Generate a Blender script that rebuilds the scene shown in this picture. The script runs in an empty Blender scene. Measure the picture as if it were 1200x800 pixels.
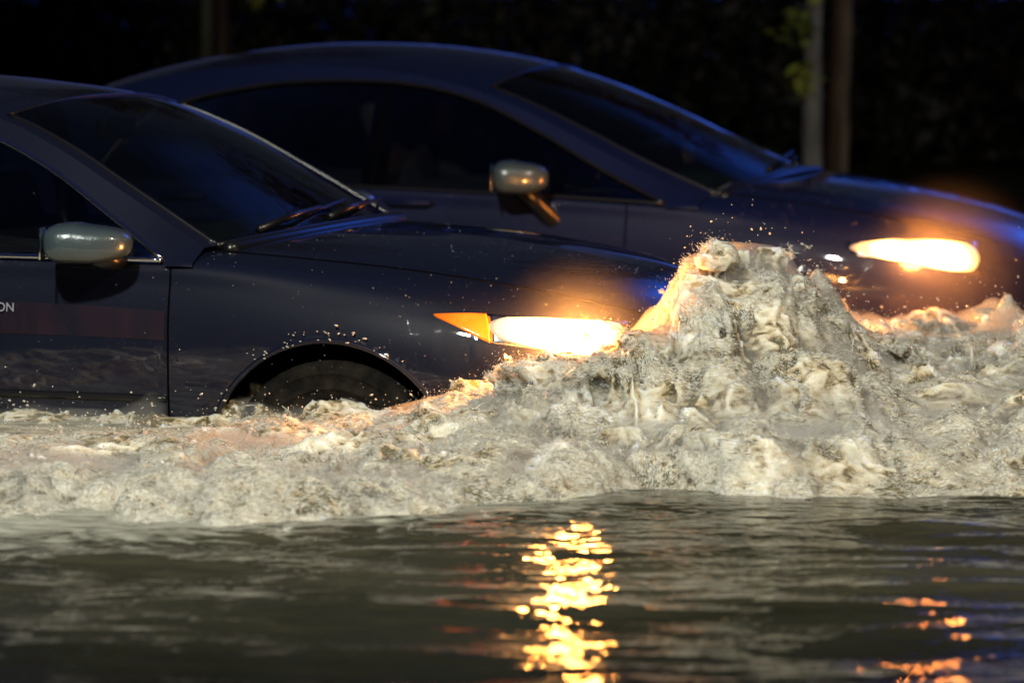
import bpy, bmesh, math, random
import numpy as np
from mathutils import Vector

random.seed(7)
SC = bpy.context.scene
COL = SC.collection
R = math.radians

# ------------------------------------------------------------------ camera
WATER = 0.44
cd = bpy.data.cameras.new('camera'); cam = bpy.data.objects.new('camera', cd); COL.objects.link(cam)
SC.camera = cam
cam.location = (0, 0, 1.65)
cam.rotation_euler = (math.pi / 2 - math.atan(411 / 4300.0), 0, 0)
cd.sensor_width = 36; cd.lens = 36 * 4300 / 1200.0
cd.clip_start = 0.5; cd.clip_end = 3000
cd.dof.use_dof = True; cd.dof.focus_distance = 9.7; cd.dof.aperture_fstop = 2.8

# ------------------------------------------------------------------ world: night sky
W = bpy.data.worlds.new('World'); SC.world = W; W.use_nodes = True
nt = W.node_tree; N = nt.nodes; L = nt.links
for n in list(N): N.remove(n)
def node(t, tree=None, **kw):
    n = (tree or nt).nodes.new(t)
    for k, v in kw.items(): setattr(n, k, v)
    return n
def math_n(tree, op, a, b=None, clamp=False):
    n = tree.nodes.new('ShaderNodeMath'); n.operation = op; n.use_clamp = clamp
    for i, v in enumerate((a, b)):
        if v is None: continue
        if isinstance(v, (int, float)): n.inputs[i].default_value = v
        else: tree.links.new(v, n.inputs[i])
    return n.outputs[0]
sky = node('ShaderNodeTexSky', sky_type='NISHITA'); sky.sun_disc = False
sky.sun_elevation = R(-4); sky.sun_rotation = R(20)
tc = node('ShaderNodeTexCoord'); sep = node('ShaderNodeSeparateXYZ')
L.new(tc.outputs['Generated'], sep.inputs[0])
def bump1(val, c, w):          # smooth bump 1 at c, 0 beyond w
    d = math_n(nt, 'ABSOLUTE', math_n(nt, 'SUBTRACT', val, c))
    d = math_n(nt, 'SUBTRACT', 1.0, math_n(nt, 'DIVIDE', d, w), True)
    return math_n(nt, 'SMOOTH_MIN', d, 1.0) if False else math_n(nt, 'MULTIPLY', d, d)
az = math_n(nt, 'ARCTAN2', sep.outputs[0], sep.outputs[1])
el = math_n(nt, 'ARCSINE', sep.outputs[2])
g1 = math_n(nt, 'MULTIPLY', bump1(az, R(29), R(22)), bump1(el, R(21), R(15)))
g2 = math_n(nt, 'MULTIPLY', bump1(az, R(16), R(27)), bump1(el, R(3.5), R(5.5)))
g1 = math_n(nt, 'MULTIPLY', g1, 3.6); g2 = math_n(nt, 'MULTIPLY', g2, 4.0)
g3 = math_n(nt, 'MULTIPLY', bump1(el, R(66), R(30)), 0.05)
glow = math_n(nt, 'ADD', math_n(nt, 'ADD', g1, g2), g3)
cm = node('ShaderNodeVectorMath', operation='SCALE'); cm.inputs[0].default_value = (0.035, 0.16, 1.05)
L.new(glow, cm.inputs[3])
sk = node('ShaderNodeVectorMath', operation='SCALE'); L.new(sky.outputs[0], sk.inputs[0]); sk.inputs[3].default_value = 0.10
base = node('ShaderNodeVectorMath', operation='ADD'); L.new(cm.outputs[0], base.inputs[0]); L.new(sk.outputs[0], base.inputs[1])
b2 = node('ShaderNodeVectorMath', operation='ADD'); L.new(base.outputs[0], b2.inputs[0]); b2.inputs[1].default_value = (0.006, 0.008, 0.016)
bg = node('ShaderNodeBackground'); L.new(b2.outputs[0], bg.inputs[0]); bg.inputs[1].default_value = 1.0
wo = node('ShaderNodeOutputWorld'); L.new(bg.outputs[0], wo.inputs[0])

# street lamps that stand on the camera's side of the road
def lamp(kind, loc, target, power, color, size=0.3, **kw):
    ld = bpy.data.lights.new('street_or_fill_light', kind); ld.energy = power; ld.color = color
    if kind == 'AREA': ld.shape = 'DISK'; ld.size = size
    else: ld.shadow_soft_size = size
    for k, v in kw.items(): setattr(ld, k, v)
    o = bpy.data.objects.new('street_or_fill_light', ld); COL.objects.link(o); o.location = loc
    d = Vector(target) - Vector(loc); o.rotation_euler = d.to_track_quat('-Z', 'Y').to_euler()
    return o
lamp('SPOT', (-1.9, 3.0, 5.6), (0.15, 10.0, 0.75), 3000, (1.0, 1.0, 0.89), 0.22, spot_size=R(50), spot_blend=0.8)
lamp('SPOT', (4.6, 5.2, 6.0), (0.9, 10.2, 0.7), 1050, (1.0, 0.83, 0.60), 0.25, spot_size=R(52), spot_blend=0.7)

SC.view_settings.view_transform = 'Standard'; SC.view_settings.look = 'None'
SC.view_settings.exposure = 0.0; SC.view_settings.gamma = 1.0
SC.view_settings.use_curve_mapping = False
SC.cycles.use_denoising = True
SC.cycles.max_bounces = 8; SC.cycles.volume_bounces = 0
SC.cycles.transparent_max_bounces = 12
SC.cycles.sample_clamp_indirect = 6.0

# ------------------------------------------------------------------ helpers
def mat(name, base=(0.5, 0.5, 0.5), rough=0.5, metal=0.0, **kw):
    m = bpy.data.materials.new(name); m.use_nodes = True
    p = m.node_tree.nodes['Principled BSDF']
    p.inputs['Base Color'].default_value = (*base, 1); p.inputs['Roughness'].default_value = rough
    p.inputs['Metallic'].default_value = metal
    for k, v in kw.items():
        p.inputs[k.replace('_', ' ')].default_value = v
    return m
def P(m): return m.node_tree.nodes['Principled BSDF']
def noise_col(m, c1, c2, scale=8.0, detail=5, lo=0.35, hi=0.65, coord='Object', stretch=(1, 1, 1)):
    t = m.node_tree; c = t.nodes.new('ShaderNodeTexCoord'); mp = t.nodes.new('ShaderNodeMapping')
    mp.inputs['Scale'].default_value = stretch; t.links.new(c.outputs[coord], mp.inputs[0])
    n = t.nodes.new('ShaderNodeTexNoise'); n.inputs['Scale'].default_value = scale; n.inputs['Detail'].default_value = detail
    t.links.new(mp.outputs[0], n.inputs['Vector'])
    r = t.nodes.new('ShaderNodeValToRGB'); r.color_ramp.elements[0].position = lo; r.color_ramp.elements[1].position = hi
    r.color_ramp.elements[0].color = (*c1, 1); r.color_ramp.elements[1].color = (*c2, 1)
    t.links.new(n.outputs[0], r.inputs[0]); t.links.new(r.outputs[0], P(m).inputs['Base Color'])
    return n, r, mp
def add_bump(m, scale, strength, dist=0.01, detail=3, stretch=(1, 1, 1), coord='Object', chain=None):
    t = m.node_tree; c = t.nodes.new('ShaderNodeTexCoord'); mp = t.nodes.new('ShaderNodeMapping')
    mp.inputs['Scale'].default_value = stretch; t.links.new(c.outputs[coord], mp.inputs[0])
    n = t.nodes.new('ShaderNodeTexNoise'); n.inputs['Scale'].default_value = scale; n.inputs['Detail'].default_value = detail
    t.links.new(mp.outputs[0], n.inputs['Vector'])
    b = t.nodes.new('ShaderNodeBump'); b.inputs['Strength'].default_value = strength; b.inputs['Distance'].default_value = dist
    t.links.new(n.outputs[0], b.inputs['Height'])
    if chain: t.links.new(chain.outputs[0], b.inputs['Normal'])
    t.links.new(b.outputs[0], P(m).inputs['Normal'])
    return b
def mesh_obj(name, verts, faces, m, parent=None, smooth=True):
    me = bpy.data.meshes.new(name)
    verts = np.asarray(verts, dtype=np.float32).reshape(-1, 3)
    if isinstance(faces, np.ndarray) and faces.ndim == 2:
        nf, k = faces.shape
        me.vertices.add(len(verts)); me.vertices.foreach_set('co', verts.ravel())
        me.loops.add(nf * k); me.loops.foreach_set('vertex_index', faces.astype(np.int32).ravel())
        me.polygons.add(nf); me.polygons.foreach_set('loop_start', np.arange(0, nf * k, k, dtype=np.int32))
        try: me.polygons.foreach_set('loop_total', np.full(nf, k, dtype=np.int32))
        except Exception: pass
        me.update(calc_edges=True); me.validate()
    else:
        me.from_pydata([tuple(map(float, v)) for v in verts], [], [tuple(map(int, f)) for f in faces]); me.update()
    if smooth: me.polygons.foreach_set('use_smooth', np.ones(len(me.polygons), dtype=bool))
    me.materials.append(m)
    o = bpy.data.objects.new(name, me); COL.objects.link(o)
    if parent is not None: o.parent = parent
    return o
def compact(verts, faces):
    faces = np.asarray(faces); used, inv = np.unique(faces.ravel(), return_inverse=True)
    return np.asarray(verts)[used], inv.reshape(faces.shape)
def tag(o, label=None, cat=None, group=None, kind=None):
    if label: o['label'] = label
    if cat: o['category'] = cat
    if group: o['group'] = group
    if kind: o['kind'] = kind
    return o
class MB:
    """collects simple shapes into one mesh"""
    def __init__(s): s.v = []; s.f = []
    def add(s, v, f):
        b = len(s.v); s.v += [tuple(map(float, p)) for p in v]; s.f += [tuple(int(i) + b for i in q) for q in f]; return s
    def box(s, c, d, rot=None, bev=0.0):
        c = np.array(c, float); h = np.array(d, float) / 2
        if bev <= 0:
            pts = [(sx, sy, sz) for sx in (-1, 1) for sy in (-1, 1) for sz in (-1, 1)]
            v = np.array(pts) * h; f = [(0, 1, 3, 2), (4, 6, 7, 5), (0, 4, 5, 1), (2, 3, 7, 6), (0, 2, 6, 4), (1, 5, 7, 3)]
        else:
            bm = bmesh.new(); bmesh.ops.create_cube(bm, size=1)
            for vv in bm.verts: vv.co = Vector((vv.co.x * d[0], vv.co.y * d[1], vv.co.z * d[2]))
            bmesh.ops.bevel(bm, geom=list(bm.edges), offset=bev, segments=3, affect='EDGES', profile=0.5)
            bm.verts.index_update(); v = np.array([tuple(q.co) for q in bm.verts]); f = [[q.index for q in ff.verts] for ff in bm.faces]; bm.free()
        if rot is not None: v = v @ np.array(rot.to_3x3() if hasattr(rot, 'to_3x3') else rot).T
        return s.add(v + c, f)
    def tube(s, pts, r, n=10, closed=False, cap=True):
        pts = np.array(pts, float); m = len(pts); rr = np.broadcast_to(np.asarray(r, float), (m,))
        if closed: t = np.roll(pts, -1, 0) - np.roll(pts, 1, 0)
        else: t = np.gradient(pts, axis=0)
        t /= np.linalg.norm(t, axis=1)[:, None] + 1e-9
        up = np.array([0, 0, 1.0]) if abs(t[0][2]) < 0.9 else np.array([1.0, 0, 0])
        v = []; a = np.linspace(0, 2 * math.pi, n, endpoint=False)
        for i in range(m):
            x = np.cross(up, t[i]); x /= np.linalg.norm(x) + 1e-9; y = np.cross(t[i], x); up = y
            for q in a: v.append(pts[i] + rr[i] * (math.cos(q) * x + math.sin(q) * y))
        f = []
        for i in range(m if closed else m - 1):
            j = (i + 1) % m
            for k in range(n): f.append((i * n + k, i * n + (k + 1) % n, j * n + (k + 1) % n, j * n + k))
        if cap and not closed: f.append(tuple(range(n))[::-1]); f.append(tuple(range((m - 1) * n, m * n)))
        return s.add(v, f)
    def lathe(s, prof, c, axis='y', n=48):
        """prof: list of (r, h) along the axis"""
        v = []; m = len(prof)
        for r, h in prof:
            for k in range(n):
                a = 2 * math.pi * k / n; ca, sa = r * math.cos(a), r * math.sin(a)
                v.append({'y': (c[0] + ca, c[1] + h, c[2] + sa), 'z': (c[0] + ca, c[1] + sa, c[2] + h), 'x': (c[0] + h, c[1] + ca, c[2] + sa)}[axis])
        f = []
        for i in range(m - 1):
            for k in range(n): f.append((i * n + k, i * n + (k + 1) % n, (i + 1) * n + (k + 1) % n, (i + 1) * n + k))
        return s.add(v, f)
    def build(s, name, m, parent=None, smooth=True):
        o = mesh_obj(name, s.v, s.f, m, parent, smooth)
        return o

def herm(T, Y, t):
    """monotone-limited cubic through (T, Y[...]) sampled at t; Y may have extra axes"""
    T = np.asarray(T, float); Y = np.asarray(Y, float); t = np.asarray(t, float)
    h = np.diff(T); sh = (-1,) + (1,) * (Y.ndim - 1)
    d = np.diff(Y, axis=0) / h.reshape(sh)
    m = np.zeros_like(Y); m[0] = d[0]; m[-1] = d[-1]
    if len(T) > 2:
        w1 = (h[1:] / (h[:-1] + h[1:])).reshape(sh)
        m[1:-1] = w1 * d[:-1] + (1 - w1) * d[1:]
        flat = d[:-1] * d[1:] <= 0
        m[1:-1] = np.where(flat, m[1:-1] * 0.35, m[1:-1])
    i = np.clip(np.searchsorted(T, t, side='right') - 1, 0, len(T) - 2)
    u = (t - T[i]) / h[i]; hh = h[i]
    sh2 = u.shape + (1,) * (Y.ndim - 1); u = u.reshape(sh2); hh = hh.reshape(sh2)
    return ((2 * u**3 - 3 * u**2 + 1) * Y[i] + (u**3 - 2 * u**2 + u) * hh * m[i] + (-2 * u**3 + 3 * u**2) * Y[i + 1] + (u**3 - u**2) * hh * m[i + 1])

# ------------------------------------------------------------------ materials
M = {}
def paint(name, base):
    m = mat(name, base, 0.5, 0.0, Coat_Weight=1.0, Coat_Roughness=0.03, Specular_IOR_Level=0.15)
    # rain beads and fine wet ripple in the clear coat
    t = m.node_tree; c = t.nodes.new('ShaderNodeTexCoord')
    v = t.nodes.new('ShaderNodeTexVoronoi'); v.inputs['Scale'].default_value = 95; v.inputs['Randomness'].default_value = 1.0
    t.links.new(c.outputs['Object'], v.inputs['Vector'])
    mr = t.nodes.new('ShaderNodeMapRange'); mr.inputs[1].default_value = 0.0; mr.inputs[2].default_value = 0.33; mr.inputs[3].default_value = 1.0; mr.inputs[4].default_value = 0.0
    t.links.new(v.outputs['Distance'], mr.inputs[0])
    n = t.nodes.new('ShaderNodeTexNoise'); n.inputs['Scale'].default_value = 7; t.links.new(c.outputs['Object'], n.inputs['Vector'])
    g = math_n(t, 'MULTIPLY', mr.outputs[0], math_n(t, 'GREATER_THAN', n.outputs[0], 0.56))
    b = t.nodes.new('ShaderNodeBump'); b.inputs['Strength'].default_value = 0.35; b.inputs['Distance'].default_value = 0.0012
    t.links.new(g, b.inputs['Height'])
    t.links.new(b.outputs[0], P(m).inputs['Coat Normal'])
    return m
M['paint_a'] = paint('navy_paint', (0.0042, 0.0058, 0.016))
M['paint_b'] = paint('blue_violet_paint', (0.0030, 0.0060, 0.032))
M['black'] = mat('black_plastic', (0.006, 0.006, 0.007), 0.30)
M['gap'] = mat('gap_rubber', (0.002, 0.002, 0.002), 1.0, Specular_IOR_Level=0.0)
M['rubber'] = mat('tyre_rubber', (0.006, 0.006, 0.0055), 0.9, Specular_IOR_Level=0.15); noise_col(M['rubber'], (.003, .003, .003), (.020, .016, .011), 18, 6, .4, .7); add_bump(M['rubber'], 60, 0.6, 0.006)
M['interior'] = mat('cabin_trim', (0.03, 0.032, 0.034), 0.85)
M['seat'] = mat('seat_fabric', (0.03, 0.03, 0.034), 0.9); add_bump(M['seat'], 200, 0.3, 0.002)
M['chrome'] = mat('chrome_trim', (0.75, 0.78, 0.85), 0.12, 1.0)
M['silver'] = mat('wet_silver_paint', (0.050, 0.072, 0.082), 0.30, 0.2, Coat_Weight=1.0, Coat_Roughness=0.05)
add_bump(M['silver'], 70, 0.35, 0.004)
M['rim'] = mat('alloy_rim', (0.35, 0.36, 0.38), 0.3, 0.9)
M['amber'] = mat('amber_lens', (0.8, 0.22, 0.01), 0.15, 0.0, Coat_Weight=1.0)
P(M['amber']).inputs['Emission Color'].default_value = (1.0, 0.17, 0.008, 1); P(M['amber']).inputs['Emission Strength'].default_value = 0.55
M['reflector'] = mat('lamp_reflector', (0.7, 0.7, 0.72), 0.2, 1.0)
M['red_lens'] = mat('red_lens', (0.25, 0.004, 0.004), 0.12)
M['plate'] = mat('plate_white', (0.6, 0.6, 0.58), 0.4)
M['mirror'] = mat('mirror_glass', (0.8, 0.8, 0.8), 0.02, 1.0)

def glass_mat(name, tint, trans):
    m = bpy.data.materials.new(name); m.use_nodes = True; t = m.node_tree; nn = t.nodes
    for q in list(nn): nn.remove(q)
    o = nn.new('ShaderNodeOutputMaterial'); mx = nn.new('ShaderNodeMixShader')
    tr = nn.new('ShaderNodeBsdfTransparent'); tr.inputs[0].default_value = (*tint, 1)
    gl = nn.new('ShaderNodeBsdfGlossy'); gl.inputs['Roughness'].default_value = 0.03; gl.inputs[0].default_value = (1, 1, 1, 1)
    fr = nn.new('ShaderNodeFresnel'); fr.inputs[0].default_value = 1.5
    c = nn.new('ShaderNodeTexCoord'); n1 = nn.new('ShaderNodeTexNoise'); n1.inputs['Scale'].default_value = 4.0
    mp = nn.new('ShaderNodeMapping'); mp.inputs['Scale'].default_value = (0.5, 1, 1.4); t.links.new(c.outputs['Object'], mp.inputs[0]); t.links.new(mp.outputs[0], n1.inputs['Vector'])
    b = nn.new('ShaderNodeBump'); b.inputs['Strength'].default_value = 0.25; b.inputs['Distance'].default_value = 0.02
    t.links.new(n1.outputs[0], b.inputs['Height']); t.links.new(b.outputs[0], gl.inputs['Normal']); t.links.new(b.outputs[0], fr.inputs['Normal'])
    t.links.new(fr.outputs[0], mx.inputs[0]); t.links.new(tr.outputs[0], mx.inputs[1]); t.links.new(gl.outputs[0], mx.inputs[2]); t.links.new(mx.outputs[0], o.inputs[0])
    return m
M['glass'] = glass_mat('tinted_glass', (0.45, 0.58, 0.48), 0.5)
M['glass_side'] = glass_mat('dark_side_glass', (0.38, 0.40, 0.44), 0.5)

def lens_mat(name, centres, strength, col, rad):
    """lit lens: brightest at the bulbs, falling off to the lens rim (object space)"""
    m = bpy.data.materials.new(name); m.use_nodes = True; t = m.node_tree
    p = P(m); p.inputs['Base Color'].default_value = (0.4, 0.4, 0.4, 1); p.inputs['Roughness'].default_value = 0.1
    c = t.nodes.new('ShaderNodeTexCoord'); tot = None
    for ce, rr in zip(centres, rad):
        d = t.nodes.new('ShaderNodeVectorMath'); d.operation = 'DISTANCE'; t.links.new(c.outputs['Object'], d.inputs[0]); d.inputs[1].default_value = ce
        q = math_n(t, 'DIVIDE', d.outputs['Value'], rr); q = math_n(t, 'POWER', 2.718, math_n(t, 'MULTIPLY', math_n(t, 'MULTIPLY', q, q), -1.0))
        tot = q if tot is None else math_n(t, 'ADD', tot, q)
    n = t.nodes.new('ShaderNodeTexNoise'); n.inputs['Scale'].default_value = 45; t.links.new(c.outputs['Object'], n.inputs['Vector'])
    tot = math_n(t, 'MULTIPLY', math_n(t, 'ADD', tot, 0.012), math_n(t, 'ADD', n.outputs[0], 0.5))
    p.inputs['Emission Color'].default_value = (*col, 1)
    t.links.new(math_n(t, 'MULTIPLY', tot, strength), p.inputs['Emission Strength'])
    return m

# ------------------------------------------------------------------ cars
class Body:
    """half-section table: rows of nine key points (x, y, z) from sill to centreline, interpolated along rows and keys"""
    def __init__(s, rows):
        s.K = np.array(rows, float)            # (rows, 9, 3)
        s.nr = len(rows)
    def ev(s, u, v):
        """u row parameter array, v key parameter array (0..8), signed v < 0 means near side (y negative)"""
        u = np.atleast_1d(u); v = np.atleast_1d(v)
        A = herm(np.arange(s.nr), s.K, u)      # (nu, 9, 3)
        A = np.moveaxis(A, 1, 0)               # (9, nu, 3)
        B = herm(np.arange(9), A, np.abs(v))   # (nv, nu, 3)
        return np.moveaxis(B, 0, 1)            # (nu, nv, 3)
    def pt(s, u, v, side=-1):
        p = s.ev([u], [v])[0, 0].copy(); p[1] *= side; return p
    def u_at_x(s, x, v=3.0):
        us = np.linspace(0, s.nr - 1, 2000); xs = s.ev(us, [v])[:, 0, 0]
        return us[np.argmin(np.abs(xs - x))]
    def find(s, x, z, side=-1, vr=(1.5, 6.5), ur=None):
        us = np.linspace(ur[0] if ur else 0, ur[1] if ur else s.nr - 1, 900); vs = np.linspace(vr[0], vr[1], 220)
        G = s.ev(us, vs); d = (G[..., 0] - x)**2 + (G[..., 2] - z)**2
        i, j = np.unravel_index(np.argmin(d), d.shape); return us[i], vs[j]
    def patch(s, corners, side=-1, off=0.005, nu=24, nv=12, edge=True, round_=0.0):
        """surface patch between four (u,v) corners A(back top) B(back bottom) C(front bottom) D(front top)"""
        A, B, C, D = [np.array(c, float) for c in corners]
        a = np.linspace(0, 1, nu)[:, None, None]; b = np.linspace(0, 1, nv)[None, :, None]
        UV = (1 - a) * (1 - b) * A + (1 - a) * b * B + a * b * C + a * (1 - b) * D
        if round_ > 0:
            S_, T_ = 2 * a - 1, 2 * b - 1
            a = (S_ * np.sqrt(1 - round_ * T_**2) + 1) / 2; b = (T_ * np.sqrt(1 - round_ * S_**2) + 1) / 2
        UV = (1 - a) * (1 - b) * A + (1 - a) * b * B + a * b * C + a * (1 - b) * D
        pts = np.zeros((nu, nv, 3)); nrm = np.zeros((nu, nv, 3)); e = 0.02
        for i in range(nu):
            for j in range(nv):
                u, v = UV[i, j]; u = min(u, s.nr - 1.001)
                G = s.ev([u, u + e if u + e < s.nr - 1 else u - e], [v, v + e])
                p = G[0, 0]; du = (G[1, 0] - p) * (1 if u + e < s.nr - 1 else -1); dv = G[0, 1] - p
                n = np.cross(dv, du); ln = np.linalg.norm(n); n = n / ln if ln > 1e-12 else np.array([0, 1, 0])
                if n @ np.array([0.3, 1, 0.3]) < 0: n = -n
                pts[i, j] = p; nrm[i, j] = n
        o = pts + nrm * off
        o[..., 1] *= side; inn = pts - nrm * 0.004; inn[..., 1] *= side
        v = list(o.reshape(-1, 3)); f = []
        for i in range(nu - 1):
            for j in range(nv - 1):
                q = (i * nv + j, i * nv + j + 1, (i + 1) * nv + j + 1, (i + 1) * nv + j); f.append(q)
        if edge:
            ring = [(i, 0) for i in range(nu)] + [(nu - 1, j) for j in range(1, nv)] + [(i, nv - 1) for i in range(nu - 2, -1, -1)] + [(0, j) for j in range(nv - 2, 0, -1)]
            b0 = len(v)
            for (i, j) in ring: v.append(inn[i, j])
            for k in range(len(ring)):
                k2 = (k + 1) % len(ring); i, j = ring[k]; i2, j2 = ring[k2]
                f.append((i * nv + j, i2 * nv + j2, b0 + k2, b0 + k))
        return v, f, o

def curve(pts, n, k=None):
    pts = np.array(pts, float); d = np.r_[0, np.cumsum(np.linalg.norm(np.diff(pts, axis=0), axis=1))]
    return herm(d, pts, np.linspace(0, d[-1], n))

def build_car(name, spec, pos, yaw, label, cat):
    root = bpy.data.objects.new(name, None); COL.objects.link(root)
    root.location = (pos[0], pos[1], 0); root.rotation_euler = (0, 0, -R(yaw))
    tag(root, label, cat)
    pm = spec['paint']; B = Body(spec['rows']); nr = B.nr
    # -------- body shell grid
    def frac(a, b, n): return list(np.linspace(a, b, n, endpoint=False))
    us = []
    for i in range(nr - 1):
        seg = np.linalg.norm(B.K[i + 1, 3] - B.K[i, 3]) + np.linalg.norm(B.K[i + 1, 8] - B.K[i, 8]) * 0.3
        us += frac(i, i + 1, max(4, int(seg / 0.014)))
    us.append(nr - 1)
    for xs_ in spec['seams']: us.append(float(B.u_at_x(xs_)))
    us = np.unique(np.round(us, 5)); us = us[np.r_[True, np.diff(us) > 2e-4]]
    vs = []
    for i in range(8): vs += frac(i, i + 1, 12 if i < 5 else 8)
    vs.append(8); vs = np.array(vs)
    G = B.ev(us, vs); nu, nv = len(us), len(vs)
    full = np.zeros((nu, 2 * nv - 1, 3))
    full[:, :nv] = G * np.array([1, -1, 1]); full[:, nv:] = G[:, ::-1][:, 1:]
    # wheel-arch cut with vertices snapped to the circle
    wz, wr = 0.335, spec['arch_r']
    keepv = np.ones(full.shape[:2], bool)
    for wx in (0.0, -spec['wheelbase']):
        dx = full[..., 0] - wx; dz = full[..., 2] - wz; d = np.hypot(dx, dz)
        sidem = np.abs(full[..., 1]) > 0.55
        low = full[..., 2] < 0.80
        near = sidem & low & (np.abs(d - wr) < 0.009)
        full[..., 0] = np.where(near, wx + dx / d * wr, full[..., 0]); full[..., 2] = np.where(near, wz + dz / d * wr, full[..., 2])
        d = np.where(near, wr, d)
        keepv &= ~(sidem & low & (d < wr - 1e-4))
    idx = np.arange(full.shape[0] * full.shape[1]).reshape(full.shape[:2])
    F = np.stack([idx[:-1, :-1], idx[:-1, 1:], idx[1:, 1:], idx[1:, :-1]], -1)
    kk = keepv.ravel(); ok = kk[F].all(-1)
    cen = full.reshape(-1, 3)[F].mean(2)
    ucell = (us[:-1] + us[1:])[:, None] / 2 + np.zeros(F.shape[1])
    vfull = np.r_[vs, vs[::-1][1:]]; vcell = np.zeros(F.shape[0])[:, None] + (vfull[:-1] + vfull[1:]) / 2
    region = np.zeros(F.shape[:2], int)                       # 0 body shell
    sx = spec['seams']                                        # front door front, b post, rear door rear
    side = (vcell < 5.0)
    dz0 = 1.0
    inside = (cen[..., 0] < spec['cowl']) & (cen[..., 0] > spec['deck']) & (vcell > 5.35)
    region[inside] = 1
    region[side & (vcell > dz0) & (cen[..., 0] < sx[0]) & (cen[..., 0] > sx[1])] = 2
    region[side & (vcell > dz0) & (cen[..., 0] < sx[1]) & (cen[..., 0] > sx[2])] = 3
    region[(vcell > 5.5) & (cen[..., 0] > spec['cowl'] + 0.03) & (cen[..., 0] < spec['hood_front'])] = 4
    region[(vcell < 3.4) & (cen[..., 0] > 0.40)] = 5
    region[(vcell < 3.4) & (cen[..., 0] < -spec['wheelbase'] - 0.45)] = 6
    region[(vcell > 5.6) & (cen[..., 0] < spec['deck'] - 0.02) & (cen[..., 0] > spec['tail'] + 0.12)] = 7
    flat = full.reshape(-1, 3)
    nearside = cen[..., 1] < 0
    def sub(mask, nm, m, par):
        f = F[mask & ok]
        if len(f) == 0: return None
        v, f = compact(flat, f); return mesh_obj(nm, v, f, m, par)
    body = sub(region == 0, 'body', pm, root)
    sub(region == 1, 'cabin_floor', M['interior'], root)
    doors = []
    for rg in (2, 3):
        for sd in (True, False):
            doors.append((rg, sd, sub((region == rg) & (nearside == sd), 'door', pm, root)))
    hood = sub(region == 4, 'hood', pm, root)
    def bumper(mask, ri):
        f = F[mask & ok]; c = full[ri].mean(0); ci = len(flat); rw = idx[ri]
        cap = np.array([(rw[i], rw[i + 1], ci, ci) for i in range(len(rw) - 1)] + [(rw[-1], rw[0], ci, ci)])
        v, f = compact(np.vstack([flat, c]), np.vstack([f, cap]))
        f = [tuple(q) if q[2] != q[3] else tuple(q[:3]) for q in f.tolist()]
        return mesh_obj('bumper', v, f, pm, root)
    bumper(region == 5, nu - 1); bumper(region == 6, 0)
    trunk = sub(region == 7, 'trunk_lid', pm, root)
    # -------- shut lines (dark rubber beads along the panel gaps)
    def along(cu, cv, sd, off=0.0):
        out = []
        for u, v in zip(cu, cv):
            p = B.pt(u, v, sd); out.append(p)
        return out
    for sd in (-1, 1):
        mb = MB()
        for x_ in sx:
            u = B.u_at_x(x_); vv = np.linspace(1.0, 5.0, 40); MB().tube(along([u] * 40, vv, sd), 0.0032, 6).build('panel_gap', M['gap'], body)
        uu = np.linspace(B.u_at_x(sx[2]), B.u_at_x(sx[0]), 60); mb.tube(along(uu, [1.0] * 60, sd), 0.0032, 6)
        mb.build('panel_gap', M['gap'], body)
        mb = MB(); u0 = B.u_at_x(spec['cowl'] + 0.03, 6); u1 = B.u_at_x(spec['hood_front'], 6)
        mb.tube(along(np.linspace(u0, u1, 60), [5.5] * 60, sd), 0.003, 6); mb.build('hood_gap', M['gap'], hood)
        # arch lip and dark wheel well
        for wx in (0.0, -spec['wheelbase']):
            ring = []; ri = []
            for a in np.linspace(R(-22), R(202), 60):
                x_, z_ = wx + wr * math.cos(a), wz + wr * math.sin(a)
                u = np.interp(x_, B.K[:, 3, 0][::-1] if B.K[0, 3, 0] > B.K[-1, 3, 0] else B.K[:, 3, 0], np.arange(nr)[::-1] if B.K[0, 3, 0] > B.K[-1, 3, 0] else np.arange(nr))
                # surface half width at this height
                col = B.ev([u], np.linspace(0, 5, 60))[0]; y_ = np.interp(z_, col[:, 2], col[:, 1])
                ring.append((x_, sd * (y_ + 0.001), z_)); ri.append((x_, sd * 0.56, z_))
            MB().tube(ring, 0.0085, 8).build('arch_lip', pm, body)
            v = ring + ri; n = len(ring); f = [(i, i + 1, n + i + 1, n + i) for i in range(n - 1)]
            v.append((wx, sd * 0.56, wz)); f += [(n + i, n + i + 1, 2 * n) for i in range(n - 1)]
            mesh_obj('wheel_well', v, f, M['gap'], body)
            # wheel
            y0 = sd * 0.76
            w = bpy.data.objects.new('wheel', None); COL.objects.link(w); w.parent = root; w.location = (wx, y0, 0.32)
            rt = 0.32
            prof = [(0.205, -0.10), (0.225, -0.105), (0.24, -.107), (.243, -.113), (.247, -.107), (0.27, -0.108), (.283, -.107), (.286, -.112), (.290, -.105), (rt - 0.015, -0.10), (rt, -0.085), (rt - 0.004, -0.05), (rt, -0.045), (rt, 0.045), (rt - 0.004, 0.05), (rt, 0.085), (rt - 0.015, 0.10), (.290, .105), (.286, .112), (.283, .107), (0.27, 0.108), (.247, .107), (.243, .113), (.24, .107), (0.225, 0.105), (0.205, 0.10)]
            MB().lathe(prof, (0, 0, 0)).build('tyre', M['rubber'], w)
            rm = MB(); o_ = sd * 0.07
            rm.lathe([(0.208, -0.1), (0.205, 0.0), (0.208, 0.1), (0.195, 0.098), (0.19, 0.0), (0.195, -0.098)], (0, 0, 0))
            rm.lathe([(0.0, o_), (0.05, o_), (0.055, o_ * 0.5), (0.0, o_ * 0.5)], (0, 0, 0))
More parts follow.
